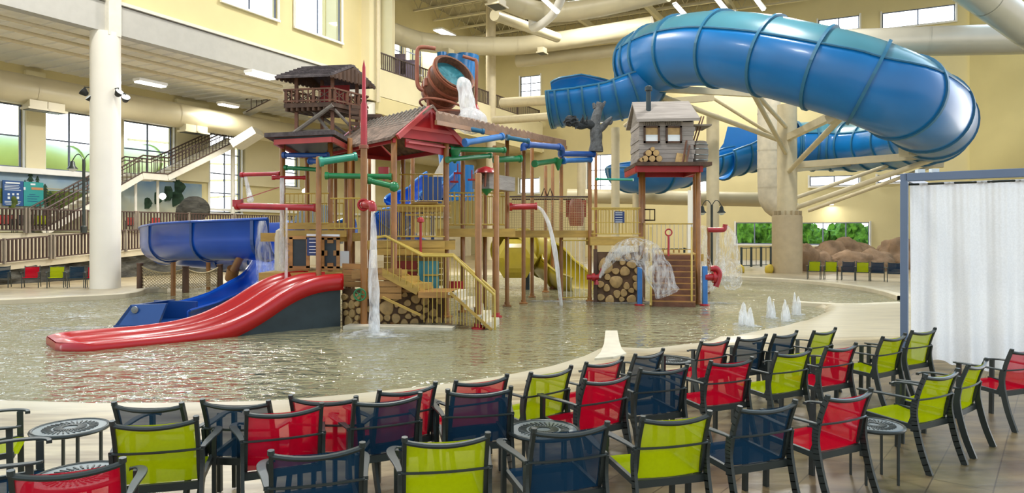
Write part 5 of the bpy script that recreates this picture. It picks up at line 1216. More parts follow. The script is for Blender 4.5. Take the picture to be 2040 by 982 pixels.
# grey tree stump with dark creature-like branch
t = thing('tree_stump', 'grey weathered tree trunk sculpture with forked broken branches on a post', 'tree sculpture', P(1188, 305, 24.6))
def limb(mb, pts, rs, seed=0):
    pp = smooth_path(pts, 5); m_ = len(pp); rr = [rs[0]+(rs[-1]-rs[0])*i/(m_-1) for i in range(m_)]
    for i in range(m_): rr[i] *= 1+.18*noise.noise(pp[i]*3+Vector((seed, 0, 0)))
    return mb.tube(pp, rr, 10)
Yt = 24.8; mb = MB(); limb(mb, [P(1187, 302, Yt), P(1188, 275, Yt), P(1186, 245, Yt), P(1190, 225, Yt), P(1196, 205, Yt)], (.24, .14)); mb.build('trunk', 'tree_grey', t, smooth='auto')
mb = MB(); limb(mb, [P(1190, 262, Yt), P(1202, 252, Yt), P(1212, 240, Yt-.1), P(1218, 234, Yt)], (.15, .05), 3); limb(mb, [P(1190, 228, Yt), P(1198, 214, Yt), P(1206, 202, Yt)], (.12, .03), 4); limb(mb, [P(1208, 245, Yt), P(1216, 246, Yt), P(1220, 240, Yt)], (.07, .03), 5); limb(mb, [P(1186, 215, Yt), P(1182, 205, Yt)], (.1, .04), 6); mb.build('branch', 'tree_grey', t, smooth='auto', each=True)
mb = MB(); limb(mb, [P(1184, 252, Yt), P(1170, 247, Yt-.1), P(1155, 250, Yt-.2), P(1140, 242, Yt-.3), P(1128, 236, Yt-.3)], (.16, .13), 7)
mb.blob(P(1138, 241, Yt-.3), (.24, .2, .17), 3, .7, 3, 4)
for i in range(9): a_ = P(1128+i*5, 242+(i % 3)*2, Yt-.3); limb(mb, [a_, a_+Vector((random.uniform(-.12, .05), -.1, random.choice((-1, 1))*random.uniform(.12, .28)))], (.05, .012), i)
mb.build('gnarled_branch', 'tree_dark', t, smooth='auto', label='dark gnarled branch reaching left')
mb = MB(); mb.lathe([(.06, 0), (.06, 5)], P(1188, 600, 24.8), n=8)

# ---- lookout tower
lk = thing('lookout_tower', 'small brown wooden lookout tower with slate gable roof and railed balcony', 'lookout', P(628, 272, 22.5))
Yl = 22.5; ang = radians(20); ex = Vector((cos(ang), -sin(ang)*.0-.36, 0)).normalized(); ey = Vector((.36, cos(ang), 0)).normalized()
cor = P(663, 205, 21.6); zf = 6.45; c00 = Vector((cor.x, cor.y, zf)); wx = 1.62; wy = 1.6
LP = lambda a, b, z: c00 - ex*0 + Vector((-.985, .17, 0))*a + Vector((.5, .866, 0))*b + Vector((0, 0, z-zf))
mb = MB(); mb.prism([(LP(a, b, 0).x, LP(a, b, 0).y) for a, b in ((0, 0), (0, wy), (wx, wy), (wx, 0))], zf-.14, zf); lo_ = mb.build('platform', 'wood_dark', lk)
mb = MB()
for i in range(9): mb.bar(LP(.1+i*.18, -.02, zf-.2), LP(.1+i*.18, wy, zf-.2), .06, .1)
mb.build('joist', 'wood_dark', lo_, each=True)
for (a0, b0, a1, b1) in ((0, 0, wx, 0), (0, 0, 0, wy), (wx, 0, wx, wy), (0, wy, wx, wy)):
    p_, q_ = LP(a0, b0, zf), LP(a1, b1, zf); mb = MB(); mb.bar(p_+Vector((0, 0, .42)), q_+Vector((0, 0, .42)), .07, .05); mb.bar(p_+Vector((0, 0, .06)), q_+Vector((0, 0, .06)), .05, .05); ro = mb.build('balcony_rail', 'wood_brown', lk)
    for i in range(9):
        w = p_.lerp(q_, (i+.5)/9); mb = MB(); mb.bar(w, w+Vector((0, 0, .42)), .035 if i % 3 else .08); mb.build('baluster', 'wood_brown', ro)
    for i in range(3):
        w1 = p_.lerp(q_, i/3); w2 = p_.lerp(q_, (i+1)/3); mb = MB(); mb.bar(w1+Vector((0, 0, .08)), w2+Vector((0, 0, .4)), .025); mb.bar(w2+Vector((0, 0, .08)), w1+Vector((0, 0, .4)), .025); mb.build('cross_brace', 'wood_dark', ro)
for a, b in ((.2, .25), (.2, 1.35), (1.4, .25), (1.4, 1.35)):
    mb = MB(); mb.bar(LP(a, b, 5.2), LP(a, b, zf+1.0), .1); mb.build('leg', 'wood_brown', lk)
mb = MB(); mb.slab([LP(.35, 1.2, zf), LP(1.35, 1.2, zf), LP(1.35, 1.2, zf+.75), LP(.35, 1.2, zf+.75)], (0, .05, 0)); mb.build('back_wall', 'roof_red', lk)
# roof: ridge runs along the a axis; gable faces right
zr0, zr1 = zf+.72, zf+1.22; o1 = .22
e0 = LP(-.12, -.3, zr0); e1 = LP(wx+.05, -.3, zr0); r0_ = LP(-.12, .75, zr1); r1_ = LP(wx-.05, .75, zr1); f0 = LP(-.12, 1.8, zr0); f1 = LP(wx+.05, 1.8, zr0)
mb = MB(); mb.slab([e0, e1, r1_, r0_], (0, 0, .07)); mb.slab([r0_, r1_, f1, f0], (0, 0, .07)); ro = mb.build('roof', 'roof_slate', lk)
mb = MB()
for i in range(7):
    for s_ in (0, 1):
        ea, eb = (e0, r0_) if s_ == 0 else (f0, r0_); ea2, eb2 = (e1, r1_) if s_ == 0 else (f1, r1_); w = (i+.5)/7; mb.bar(ea.lerp(eb, w)+Vector((0, 0, .08)), ea2.lerp(eb2, w)+Vector((0, 0, .08)), .05, .03)
mb.build('shingle_course', 'roof_slate', ro)
for (p_, q_, s_) in ((e0, f0, r0_), (e1, f1, r1_)):
    mb = MB(); n = 12; mb.slab([p_, q_, s_+Vector((0, 0, -.02))], (.03, 0, 0))
    for i in range(n):
        w = (i+.5)/n; base_ = p_.lerp(q_, w); h = (1-abs(w-.5)*2)*(zr1-zr0); sc_ = 1; mb.bar(base_+Vector((.0, 0, -.03)), base_+Vector((0, 0, max(.03, h-.05))), .15, .05, up=Vector((1, 0, 0)))
    mb.build('gable_boards', 'wood_dark', lk)
for (p_, q_) in ((LP(.0, 0, zf-.1), LP(1.75, .2, 5.35)), (LP(1.5, 1.4, zf-.2), LP(.2, 1.3, 5.4)), (LP(.1, .2, zf-.2), LP(-.35, 1.0, 5.3)), (LP(.2, .25, 5.6), LP(1.4, .25, 5.6)), (LP(.2, 1.35, 5.6), LP(1.4, 1.35, 5.6)), (LP(.9, .3, zf-.2), LP(.2, .3, 5.4))):
    mb = MB(); mb.cyl(p_, q_, .07 if (p_-q_).length > 1.6 else .05, 8); mb.build('log_brace', 'wood_grey', lk, smooth='auto')
mb = MB(); q_ = LP(-.3, 1.3, zf); mb.prism([(q_.x-.25, q_.y-.3), (q_.x+.4, q_.y-.3), (q_.x+.4, q_.y+.5), (q_.x-.25, q_.y+.5)], zf-.35, zf-.25); mb.build('side_landing', 'wood_dark', lk)
for i in range(6): mb = MB(); w = P(700-(i % 2)*3, 212+i*11, 22); mb.bar(w, w+Vector((.25, .2, 0)), .04, .1); mb.build('ladder_rung', 'wood_dark', lk)
for s_ in (0, .28): mb = MB(); mb.bar(P(697, 205, 22)+Vector((s_, s_*.7, 0)), P(697, 272, 22)+Vector((s_, s_*.7, 0)), .05); mb.build('ladder_rail', 'wood_brown', lk)

# ---- tipping barrel
tb = thing('tipping_barrel', 'giant brown wooden barrel tipping over and pouring water high above the roof', 'tipping bucket', P(900, 215, 23.5)); Yb = 23.5
rim_c = P(906, 143, Yb-.3); bot_c = P(868, 196, Yb+.55); ax = (rim_c-bot_c); Lb = ax.length; ax.normalize()
sx = ax.cross(Vector((0, 0, 1))).normalized(); sy = sx.cross(ax).normalized(); R = Matrix((sx, sy, ax)).transposed(); Rb = .72
prof_o = [(Rb*.78, 0), (Rb*.9, Lb*.25), (Rb*.97, Lb*.5), (Rb*.98, Lb*.75), (Rb*1.0, Lb)]
mb = MB(); k_ = 28
mb.lathe([(0.001, 0)]+prof_o+[(Rb*.9, Lb), (Rb*.88, Lb*.6), (Rb*.8, Lb*.2), (.001, Lb*.15)], bot_c, R=R, n=56); mb.build('staves', 'barrel', tb, smooth='auto')
for f_, rr in ((.18, .9), (.62, 1.0), (.93, 1.03)):
    mb = MB(); r_ = Rb*rr; mb.lathe([(r_*.93, Lb*f_-.05), (r_+.02, Lb*f_-.05), (r_+.035, Lb*f_+.05), (r_*.93, Lb*f_+.05)], bot_c, R=R, n=40, caps=False); mb.build('hoop', 'copper', tb, smooth='auto')
mb = MB(); mb.lathe([(.001, Lb*.8), (Rb*.9, Lb*.8)], bot_c, R=R, n=30); mb.build('barrel_water', 'panel_teal', tb)
mb = MB()
mb.tube(smooth_path([P(868, 97, Yb), P(846, 94, Yb), P(833, 97, Yb), P(831, 115, Yb), P(831, 160, Yb), P(836, 176, Yb), P(852, 183, Yb)], 4), .07, 10); mb.build('frame_pipe', 'copper', tb, smooth='auto')
mb = MB(); mb.tube(smooth_path([P(922, 112, Yb+.6), P(942, 118, Yb+.6), P(949, 124, Yb+.6), P(949, 160, Yb+.6), P(948, 208, Yb+.6)], 4), .06, 10); mb.build('frame_pipe', 'copper', tb, smooth='auto')
mb = MB(); mb.lathe([(.03, .35), (.08, .3), (.16, .05), (.12, 0), (.02, 0)], P(948, 228, Yb+.5), n=14); mb.build('pull_bell', 'pipe_red', tb, smooth='auto')
mb = MB(); mb.box(P(854, 165, Yb-.1), (.32, .4, .28), rz=.3); mb.build('pivot_block', 'copper', tb, bevel=.03)
mb = MB(); mb.cyl(P(853, 170, Yb-.1), P(853, 228, Yb-.1), .05, 8); mb.cyl(P(942, 208, Yb+.5), P(942, 240, Yb+.5), .05, 8); mb.cyl(P(890, 225, Yb), P(890, 290, Yb), .09, 10); mb.build('stand', 'copper', tb, each=True)
mb = MB(); cen = P(884, 214, Yb); mb.tube([cen+Vector((.8*cos(2*pi*i/30), .6*sin(2*pi*i/30), .22*cos(2*pi*i/30+2.4))) for i in range(30)], .04, 8, closed=True); mb.build('ring_frame', 'copper', tb, smooth='auto')
mb = MB(); mb.lathe([(.7, 0), (.72, .06), (.2, .1)], P(895, 228, Yb), n=30); mb.build('splash_plate', 'copper', tb, smooth='auto')

# ------------------------------------------------------------------ coloured spout pipes (each its own thing)
def spout(a, b, r, m, label, funnel=None, elbow=True, name='spout_pipe'):
    t = thing(name, label, 'pipe', a); mb = MB(); mb.cyl(a, b, r, 14); mb.build('pipe', m, t, smooth='auto')
    d = (b-a).normalized()
    mb = MB(); mb.tube([a-d*.05, a+d*.04], r*1.35, 14); mb.tube([b-d*.04, b+d*.03], r*1.25, 14); mb.build('end_flange', m, t, smooth='auto', each=True)
    if funnel:
        mb = MB(); mb.lathe([(.03, -.3), (.17, .05), (.18, .08), (.05, .1)], funnel, n=12); mb.build('funnel', m, t, smooth='auto')
    return t
SP = [((567, 309, 20.4), (652, 309, 20.0), .07, 'pipe_blue', 'dark blue pipe under the flat red-edged roof'), ((619, 321, 20.2), (640, 321, 19.6), .075, 'pipe_blue', 'short dark blue stub left of the teal pipe'),
      ((640, 322, 18.8), (708, 312, 19.2), .1, 'pipe_teal', 'teal pipe jutting right from the top of its post'), ((570, 334, 20.6), (632, 338, 20.4), .06, 'pipe_green', 'thin green pipe below the dark blue one at the left tower'),
      ((652, 350, 18.8), (778, 352, 18.8), .075, 'pipe_green', 'long green pipe crossing before the left tower posts'), ((737, 360, 18.4), (783, 371, 18.4), .075, 'pipe_green', 'slanting green pipe with a round end left of the gabled tower'),
      ((483, 348, 21), (556, 346, 20.6), .06, 'pipe_red', 'upper red pipe sticking out left of the tower'), ((545, 354, 20), (606, 354, 20.4), .05, 'pipe_red', 'thin red pipe just right of the upper left red one'),
      ((474, 410, 20), (628, 414, 19.2), .09, 'pipe_red', 'long thick red pipe at railing height left of the tower'), ((905, 251, 20), (962, 262, 20.4), .07, 'tube_rib', 'dark blue pipe tucked beneath the long brown roof, left'),
      ((928, 284, 19.6), (1000, 272, 20.6), .09, 'pipe_skyblue', 'bright blue pipe under the long brown roof'), ((1012, 274, 21.5), (1052, 281, 21.8), .07, 'tube_rib', 'dark blue pipe tucked beneath the long brown roof, right'),
      ((898, 297, 20.4), (1004, 299, 21.6), .08, 'pipe_green', 'upper green pipe right of the gabled roof'), ((893, 318, 20), (976, 310, 21.4), .07, 'pipe_green', 'middle green pipe right of the gabled roof'),
      ((988, 318, 22), (1036, 316, 22.6), .1, 'pipe_green', 'stout green pipe between the middle posts'), ((1066, 326, 23), (1108, 320, 24), .09, 'pipe_green', 'green pipe ending in a downward funnel by the right posts'),
      ((1052, 288, 22.6), (1114, 293, 23.6), .1, 'pipe_blue', 'high blue pipe bending down at both ends right of centre'), ((1118, 306, 24), (1182, 307, 24.8), .1, 'pipe_blue', 'upper blue pipe leading to the tree stump post'),
      ((1124, 320, 24), (1176, 318, 24.8), .09, 'pipe_skyblue', 'lower blue pipe leading to the tree stump post'), ((1018, 412, 23), (1068, 411, 23), .1, 'pipe_red', 'red spout pipe at bridge height pouring a thin arc'),
      ((1190, 357, 24.8), (1260, 358, 24), .04, 'pipe_teal', 'thin teal pipe between tree post and cabin stilts')]
for (a, b, r, m_, lb) in SP:
    fn = None
    if 'funnel' in lb: fn = P(1112, 322, 24)
    if 'upper green' in lb: fn = P(906, 305, 20.4)
    spout(P(*a), P(*b), r, m_, lb, fn)
mb = MB(); mb.tube(smooth_path([P(1043, 300, 22.6), P(1043, 291, 22.6), P(1052, 288, 22.6)], 4), .11, 10); mb.tube(smooth_path([P(1112, 293, 23.6), P(1119, 296, 23.8), P(1119, 307, 24)], 4), .11, 10); tag(mb.build('pipe_elbow', 'pipe_blue', smooth='auto'), 'pair of blue elbows closing the high blue pipe', 'pipe')
mb = MB(); mb.lathe([(.0, -.14), (.1, -.1), (.14, 0), (.1, .1), (0, .14)], P(785, 372, 18.4), n=14); tag(mb.build('pipe_ball', 'pipe_green', smooth=True), 'green ball end of the slanting pipe', 'pipe')
t = thing('pour_nozzle', 'pink-red elbow nozzle on the spire post pouring the tallest stream', 'nozzle', P(735, 408, 18))
mb = MB(); mb.tube(smooth_path([P(724, 408, 18.2), P(732, 407, 17.7), P(741, 408, 17.5), P(743, 420, 17.5)], 4), .1, 14); mb.build('elbow', 'pipe_red', t, smooth='auto'); mb = MB(); c = P(724, 408, 18.05); mb.tube([c+Vector((.13*cos(2*pi*i/16), 0, .13*sin(2*pi*i/16))) for i in range(16)], .035, 8, closed=True); mb.build('collar', 'roof_red', t, smooth='auto')
mb = MB(); mb.box(P(765, 340, 20), (.28, .2, .2)); mb.tube([P(765, 345, 20), P(765, 360, 20)], .03, 6); tag(mb.build('dump_cup', 'pipe_red'), 'small red dump cup left of the gabled tower post', 'dump cup')
mb = MB(); mb.box(P(474, 405, 20), (.24, .2, .2)); mb.bar(P(474, 400, 20), P(556, 373, 20), .02); tag(mb.build('dump_cup', 'pipe_red'), 'red cup and thin rod at the tip of the long red pipe', 'dump cup')
def cannon(c, s, label, sg=1):
    t = thing('water_cannon', label, 'water cannon', c); mb = MB(); mb.tube([c-Vector((.25*s*sg, 0, 0)), c+Vector((.2*s*sg, 0, 0))], .1*s, 12); mb.build('body', 'pipe_red', t, smooth='auto')
    mb = MB(); mb.lathe([(.15*s, -.05), (.15*s, .05)], c, R=Matrix.Rotation(pi/2, 3, 'Y'), n=14); mb.lathe([(.1*s, -.28*s), (.06*s, -.1*s)], c+Vector((.12*s*sg, 0, 0)), n=10); mb.build('valve', 'pipe_red', t, smooth='auto')
    mb = MB(); mb.tube(smooth_path([c+Vector((.1*s*sg, 0, .0)), c+Vector((.25*s*sg, -.02, .12*s)), c+Vector((.32*s*sg, -.02, .34*s)), ], 4), .05*s, 10); mb.build('nozzle', 'pipe_red', t, smooth='auto')
cannon(P(1182, 552, 24.2), .9, 'red water cannon on the post left of the log-end wall')
t = thing('water_cannon', 'large red bent water cannon on the right blue post', 'water cannon', P(1422, 552, 23.4)); c = P(1422, 552, 23.4)
mb = MB(); mb.tube([P(1404, 552, 23.4), P(1428, 552, 23.4)], .12, 12); mb.lathe([(.2, -.04), (.2, .04)], c, R=Matrix.Rotation(pi/2, 3, 'Y'), n=14); mb.build('body', 'pipe_red', t, smooth='auto')
mb = MB(); mb.tube(smooth_path([P(1415, 535, 23.4), P(1426, 535, 23.4), P(1433, 543, 23.4), P(1431, 556, 23.4), P(1426, 571, 23.4)], 5), .1, 12); mb.build('bent_pipe', 'pipe_red', t, smooth='auto')
t = thing('side_spout', 'red L-shaped spout before the double lamp post', 'spout', P(1425, 458, 28)); mb = MB(); mb.tube(smooth_path([P(1410, 458, 28), P(1436, 458, 28), P(1443, 456, 28), P(1445, 447, 28)], 4), .1, 12); mb.build('pipe', 'pipe_red', t, smooth='auto')
mb = MB(); mb.cyl(X(1412, 28, -.2), P(1412, 458, 28), .06, 8); mb.build('post', 'post_brown', t)

# ------------------------------------------------------------------ falling and jetting water
def stream(pts, rs, m, label, amp=.25, cat='water', n=6, seg=10, name='water_stream'):
    pp = smooth_path(pts, n); k_ = len(pp); rr = []
    for i in range(k_):
        x = i/(k_-1)*(len(rs)-1); j = min(int(x), len(rs)-2); f_ = x-j; rr.append((rs[j]*(1-f_)+rs[j+1]*f_)*(1+amp*noise.noise(pp[i]*2.3)))
    mb = MB(); mb.tube(pp, rr, seg); return tag(mb.build(name, m, smooth=True), label, cat)
stream([P(743, 420, 17.5), P(744, 470, 17.4), P(743, 540, 17.3), P(746, 600, 17.2), X(745, 16.9, 0)], [.05, .08, .11, .14, .12], 'water_white', 'white stream falling from the pink elbow nozzle', n=10)
mb = MB(); mb.blob(X(745, 16.9, .0), (.5, .4, .09), 3, .6, 3, 2, flat=-.02); mb.blob(X(733, 16.7, 0), (.9, .5, .03), 3, .6, 3, 5, flat=-.02); tag(mb.build('splash', 'foam', smooth=True), 'foamy splash where the tallest stream lands', 'water')
stream([P(562, 355, 20), P(562, 440, 20), P(561, 540, 19.8)], [.06, .06, .08], 'water_white', 'vertical white water thread along the left tower post'); stream([P(571, 414, 19.3), P(571, 480, 19.3), P(570, 560, 19.2)], [.03, .035, .045], 'water_white', 'thin water thread falling from the long red pipe')
stream([P(489, 352, 21), P(494, 375, 21), P(499, 398, 20.6)], [.05, .06, .1], 'water_white', 'short white stream below the upper red pipe')
stream([P(522, 440, 22), P(524, 480, 22), P(530, 540, 22), P(532, 560, 21.8)], [.1, .2, .3, .3], 'water_mist', 'misty water falling onto the blue spiral slide')
stream([P(1069, 411, 23), P(1082, 422, 23), P(1096, 455, 23), P(1107, 510, 23), P(1113, 560, 23), X(1118, 23.4, 0)], [.04, .05, .07, .08, .06, .06], 'water_solid', 'curved white arc pouring from the middle red spout')
stream([P(918, 160, 22.9), P(924, 170, 22.7), P(929, 195, 22.6), P(934, 222, 22.5), P(942, 240, 22.6)], [.12, .24, .26, .3, .42], 'water_solid', 'white torrent pouring out of the tipping barrel', n=10)
stream([P(960, 244, 21.8), P(930, 240, 22.2)], [.25, .5], 'water_white', 'foam spreading over the brown roof below the barrel')
stream([P(1195, 553, 23.9), P(1208, 528, 23.7), P(1225, 508, 23.5), P(1255, 498, 23.2), P(1285, 505, 22.8), P(1308, 535, 22.5), P(1330, 585, 22.2)], [.04, .12, .25, .35, .45, .45, .4], 'water_mist', 'wide arching spray shot by the left red cannon', n=8, seg=14)
stream([P(1195, 553, 23.9), P(1205, 532, 23.7), P(1218, 513, 23.5), P(1240, 499, 23.2), P(1262, 496, 23)], [.03, .06, .1, .14, .1], 'water_white', 'bright core of the arching spray')
stream([P(1403, 450, 28), P(1398, 470, 28), P(1400, 520, 28), P(1410, 570, 27)], [.1, .25, .3, .35], 'water_mist', 'misty water falling left of the lamp post'); stream([P(1446, 450, 28), P(1455, 475, 28), P(1458, 520, 28), P(1456, 560, 27)], [.1, .25, .35, .45], 'water_mist', 'misty water falling right of the lamp post')
stream([P(1432, 462, 28), P(1434, 500, 28), P(1434, 540, 27.5)], [.1, .16, .22], 'water_mist', 'thin water curtain under the red side spout')
fj = [(1482, 647, 602, .14), (1494, 650, 612, .12), (1476, 645, 615, .09), (1533, 632, 590, .11), (1541, 634, 600, .08), (1563, 640, 596, .11), (1569, 637, 606, .09), (1583, 627, 582, .1), (1591, 626, 590, .1)]
for i, (px, py, yt, r_) in enumerate(fj):
    q = G(px, py); zt = HC-(yt-HY)/F*q.y; t = thing('fountain_jet', 'small white ground jet in the shallow water, number %s from the left' % ['two', 'three', 'one', 'four', 'five', 'six', 'seven', 'eight', 'nine'][i], 'fountain jet', q, group='ground jets in the shallow water')
    mb = MB(); pts = [(r_*.9, -.02), (r_*.8, zt*.3), (r_*.55, zt*.65), (r_*.3, zt*.9), (.01, zt)]; mb.lathe(pts, q, n=10)
    mb.v = [(x+.04*noise.noise(Vector((x*9, y*9, z*6))), y+.04*noise.noise(Vector((x*9+5, y*9, z*6))), z) for x, y, z in mb.v]; mb.build('jet', 'water_white', t, smooth=True)
    mb = MB(); mb.blob(q, (r_*2.2, r_*1.8, .03), 2, .5, 3, i, flat=-.02); mb.build('splash_ring', 'foam', t, smooth=True)
mb = MB()
for (px, py, sx_, sy_) in ((1340, 603, 2.0, .35), (1120, 600, 1.0, .4), (520, 560, .8, .4), (160, 655, 1.2, .35), (350, 655, .9, .3)):
    q = G(px, py); mb.blob(q, (sx_, sy_, .02), 3, .9, 2.5, px, flat=-.01)
tag(mb.build('surface_foam', 'foam', smooth=True), 'patches of white foam floating on the pool', 'foam')['kind'] = 'stuff'

# ------------------------------------------------------------------ slides at the back of the structure
flume('tube_slide', 'yellow spiral tube slide seen behind the middle posts', [P(1010, 500, 30), P(1040, 497, 31), P(1080, 510, 32), P(1110, 530, 31), P(1140, 548, 30), P(1165, 556, 29.5)], .85, [-250, -250, -240, -200, -190, -185], [110, 110, 90, 20, 10, 5], 'slide_yellow', [8, 18, 28, 38], m_rim='slide_yellow', m_rib='slide_yellow')
mb = MB(); c = P(1026, 515, 29.5); mb.lathe([(.9, -.1), (.95, 0), (.7, .15), (.5, .2)], c, R=Matrix.Rotation(radians(80), 3, 'X'), n=6); tag(mb.build('slide_collar', 'slide_yellow'), 'faceted yellow drum mouth left of the yellow slide', 'slide')
flume('body_slide', 'mid-blue open slide twisting behind the gabled tower', [P(880, 345, 30), P(850, 372, 29), P(815, 395, 28.5), P(790, 420, 28), P(775, 455, 29), P(800, 480, 31), P(850, 490, 32)], .75, [-185]*7, [5, 15, 25, 30, 30, 20, 10], 'slide_blue', [6, 16, 26, 36], m_rim='pipe_skyblue', m_rib='slide_navy')
flume('body_slide', 'blue slide behind the upper left tower railing', [P(700, 440, 29), P(660, 450, 29), P(620, 450, 28.5), P(590, 440, 29)], .7, [-185]*4, [5]*4, 'slide_navy', [6, 14], m_rim='pipe_skyblue', m_rib='slide_navy')
mb = MB(); mb.slab([P(575, 445, 27), P(660, 445, 27), P(660, 410, 28), P(612, 405, 28)], (0, .1, 0)); tag(mb.build('shade_panel', 'panel_dark'), 'dark slanting panel behind the left tower railing', 'panel')
mb = MB(); mb.slab([P(840, 352, 27), P(880, 352, 27), P(880, 405, 27), P(842, 405, 27)], (0, .1, 0)); mb.bar(P(862, 400, 27.1), X(862, 27.1, -.2), .12); tag(mb.build('blue_panel', 'slide_navy'), 'dark blue panel behind the upper deck of the gabled tower', 'panel')
mb = MB(); mb.cyl(P(893, 290, 32), P(905, 400, 32), .5, 14); mb.cyl(P(925, 330, 32), P(925, 400, 32), .45, 14); tag(mb.build('slide_section', 'tube_blue', smooth='auto'), 'blue upright slide tubes behind the posts right of the gable', 'slide')
mb = MB(); mb.slab([P(862, 352, 27.5), P(890, 300, 27.5), P(905, 300, 27.5), P(884, 352, 27.5)], (0, .1, 0)); tag(mb.build('pale_chute', 'concrete_pale'), 'pale slanting chute under the right side of the gable', 'chute')

# ------------------------------------------------------------------ right background: rocks, railings, chairs
rk = [(1625, 530, 500, .9), (1660, 528, 485, 1.1), (1690, 525, 476, 1.2), (1722, 525, 488, 1.1), (1750, 520, 498, 1.0), (1782, 520, 482, 1.2), (1640, 535, 505, .8), (1700, 535, 500, 1.3), (1745, 535, 500, 1.1), (1800, 530, 475, 1.4), (1610, 535, 490, .8)]
for i, (px, pb, pt, r_) in enumerate(rk):
    q = G(px, pb+6, .1); zt = HC-(pt-HY)/F*q.y; mb = MB(); mb.blob((q.x, q.y+.3, zt*.42), (r_, r_*.75, zt*.62), 4, .3, 1.3, i+20)
    tag(mb.build('boulder', 'rock_tan', smooth=True), 'tan artificial boulder behind the far right chairs, %s' % ['second from left, low', 'third from left', 'tallest at the middle', 'right of the tallest', 'low one before the gap', 'second from right', 'front low one at left', 'front wide one at middle', 'front one right of middle', 'right end by the cabana post', 'left end against the tan column'][i], 'boulder', 'rock outcrop at the far right')
railing(X(1477, 43, .3), X(1541, 43, .35), 1.15, 'panel_dark', 'panel_dark', sp=.3, posts=3, bal_r=.015, label='dark green metal railing left of the tan column')
railing(X(1300, 44, .3), X(1400, 44, .3), 1.1, 'panel_dark', 'wood_tan', sp=.3, posts=3, bal_r=.04, label='distant railing with tan boards behind the wooden stair')
for px, lb in ((1475, 'left'), (1533, 'right')):
    q = X(px, 40, .1); mb = MB(); mb.blob(q+Vector((0, 0, .2)), (.25, .2, .32), 2, .3, 2, px); tag(mb.build('yellow_rock', 'planter_yellow', smooth=True), 'small yellow rock at the foot of the dark green railing, %s one' % lb, 'rock')

# ------------------------------------------------------------------ patio chairs
def make_chair(color):
    t = thing('patio_chair', 'x', 'chair'); sl = 'sling_'+color; S_ = .265
    for s in (-1, 1):
        mb = MB(); q = smooth_path([(s*.29, -.40, 0), (s*.29, -.325, .2), (s*.29, -.27, .42), (s*.29, -.255, .55), (s*.29, -.27, .655)], 4)
        for a, b in zip(q[:-1], q[1:]): mb.bar(a, b+(b-a)*.12, .026, .058, up=Vector((0, 1, 0)))
        mb.build('rear_leg', 'charcoal', t)
        mb = MB(); mb.bar((s*.29, .25, 0), (s*.29, .24, .65), .032, .045, up=Vector((0, 1, 0))); mb.build('front_leg', 'charcoal', t)
        mb = MB(); q = smooth_path([(s*.29, -.28, .665), (s*.305, -.1, .67), (s*.33, .08, .672), (s*.33, .2, .668), (s*.30, .285, .66), (s*.25, .30, .65)], 4); k_ = len(q)
        ww = [.03+.03*sin(pi*min(1, i/(k_-1)*1.1)) for i in range(k_)]; vs = []
        for i, p in enumerate(q):
            d = (q[min(i+1, k_-1)]-q[max(i-1, 0)]).normalized(); n_ = Vector((d.y, -d.x, 0)).normalized()*ww[i]/2; vs += [p+n_, p-n_, p-n_-Vector((0, 0, .016)), p+n_-Vector((0, 0, .016))]
        mb.add(vs, [(i*4+j, i*4+(j+1) % 4, (i+1)*4+(j+1) % 4, (i+1)*4+j) for i in range(k_-1) for j in range(4)]+[(0, 1, 2, 3), ((k_-1)*4+3, (k_-1)*4+2, (k_-1)*4+1, (k_-1)*4)]); mb.build('armrest', 'charcoal', t, bevel=.004)
        mb = MB(); q = smooth_path([(s*S_, -.19, .385), (s*S_, -.235, .5), (s*S_, -.275, .7), (s*S_, -.345, .89)], 4)
        for a, b in zip(q[:-1], q[1:]): mb.bar(a, b+(b-a)*.1, .026, .036, up=Vector((0, 1, 0)))
        mb.tube([q[-1]-Vector((0, 0, .015)), q[-1]+Vector((0, -.004, .014))], .021, 8); mb.build('back_post', 'charcoal', t)
        mb = MB(); mb.bar((s*.268, -.24, .395), (s*.268, .27, .425), .028, .045); mb.build('seat_rail', 'charcoal', t)
    mb = MB(); q = [Vector((x*S_, -.338-.035*(1-x*x), .868-.03*(1-x*x))) for x in [-1+i/6 for i in range(13)]]; mb.tube(q, .018, 8); mb.build('top_rail', 'charcoal', t, smooth='auto')
    mb = MB(); mb.bar((-.29, -.262, .655), (.29, -.262, .655), .014, .014); q = [Vector((x*.285, -.285-.03*(1-x*x), .655)) for x in [-1+i/5 for i in range(11)]]; mb = MB(); mb.tube(q, .0095, 6); mb.build('arm_brace', 'charcoal', t)
    mb = MB(); mb.bar((-.29, -.235, .385), (.29, -.235, .385), .03, .055); mb.bar((-.28, .25, .40), (.28, .25, .40), .025, .035); mb.build('crossbar', 'charcoal', t, each=True)
    mb = MB()
    nx_, ny_ = 8, 8; vs = []
    for j in range(ny_+1):
        f_ = j/ny_; y = -.215-.02*f_-.10*f_**1.6; z = .42+.455*f_
        for i in range(nx_+1): x = -1+2*i/nx_; vs.append((x*S_, y-.03*(1-x*x)-.0, z-.012*(1-x*x)*f_))
    mb.add(vs, [(j*(nx_+1)+i, j*(nx_+1)+i+1, (j+1)*(nx_+1)+i+1, (j+1)*(nx_+1)+i) for j in range(ny_) for i in range(nx_)]); mb.build('backrest', sl, t, smooth=True)
    mb = MB(); vs = []
    for j in range(ny_+1):
        f_ = j/ny_; y = -.235+.53*f_; z = .425+.03*f_-.03*sin(pi*f_)-(.03 if f_ > .95 else 0)
        for i in range(nx_+1): x = -1+2*i/nx_; vs.append((x*S_, y, z-.02*(1-x*x)*sin(pi*f_)))
    mb.add(vs, [(j*(nx_+1)+i, j*(nx_+1)+i+1, (j+1)*(nx_+1)+i+1, (j+1)*(nx_+1)+i) for j in range(ny_) for i in range(nx_)]); mb.build('seat', sl, t, smooth=True)
    return t
PROTO = {}; USED = set()
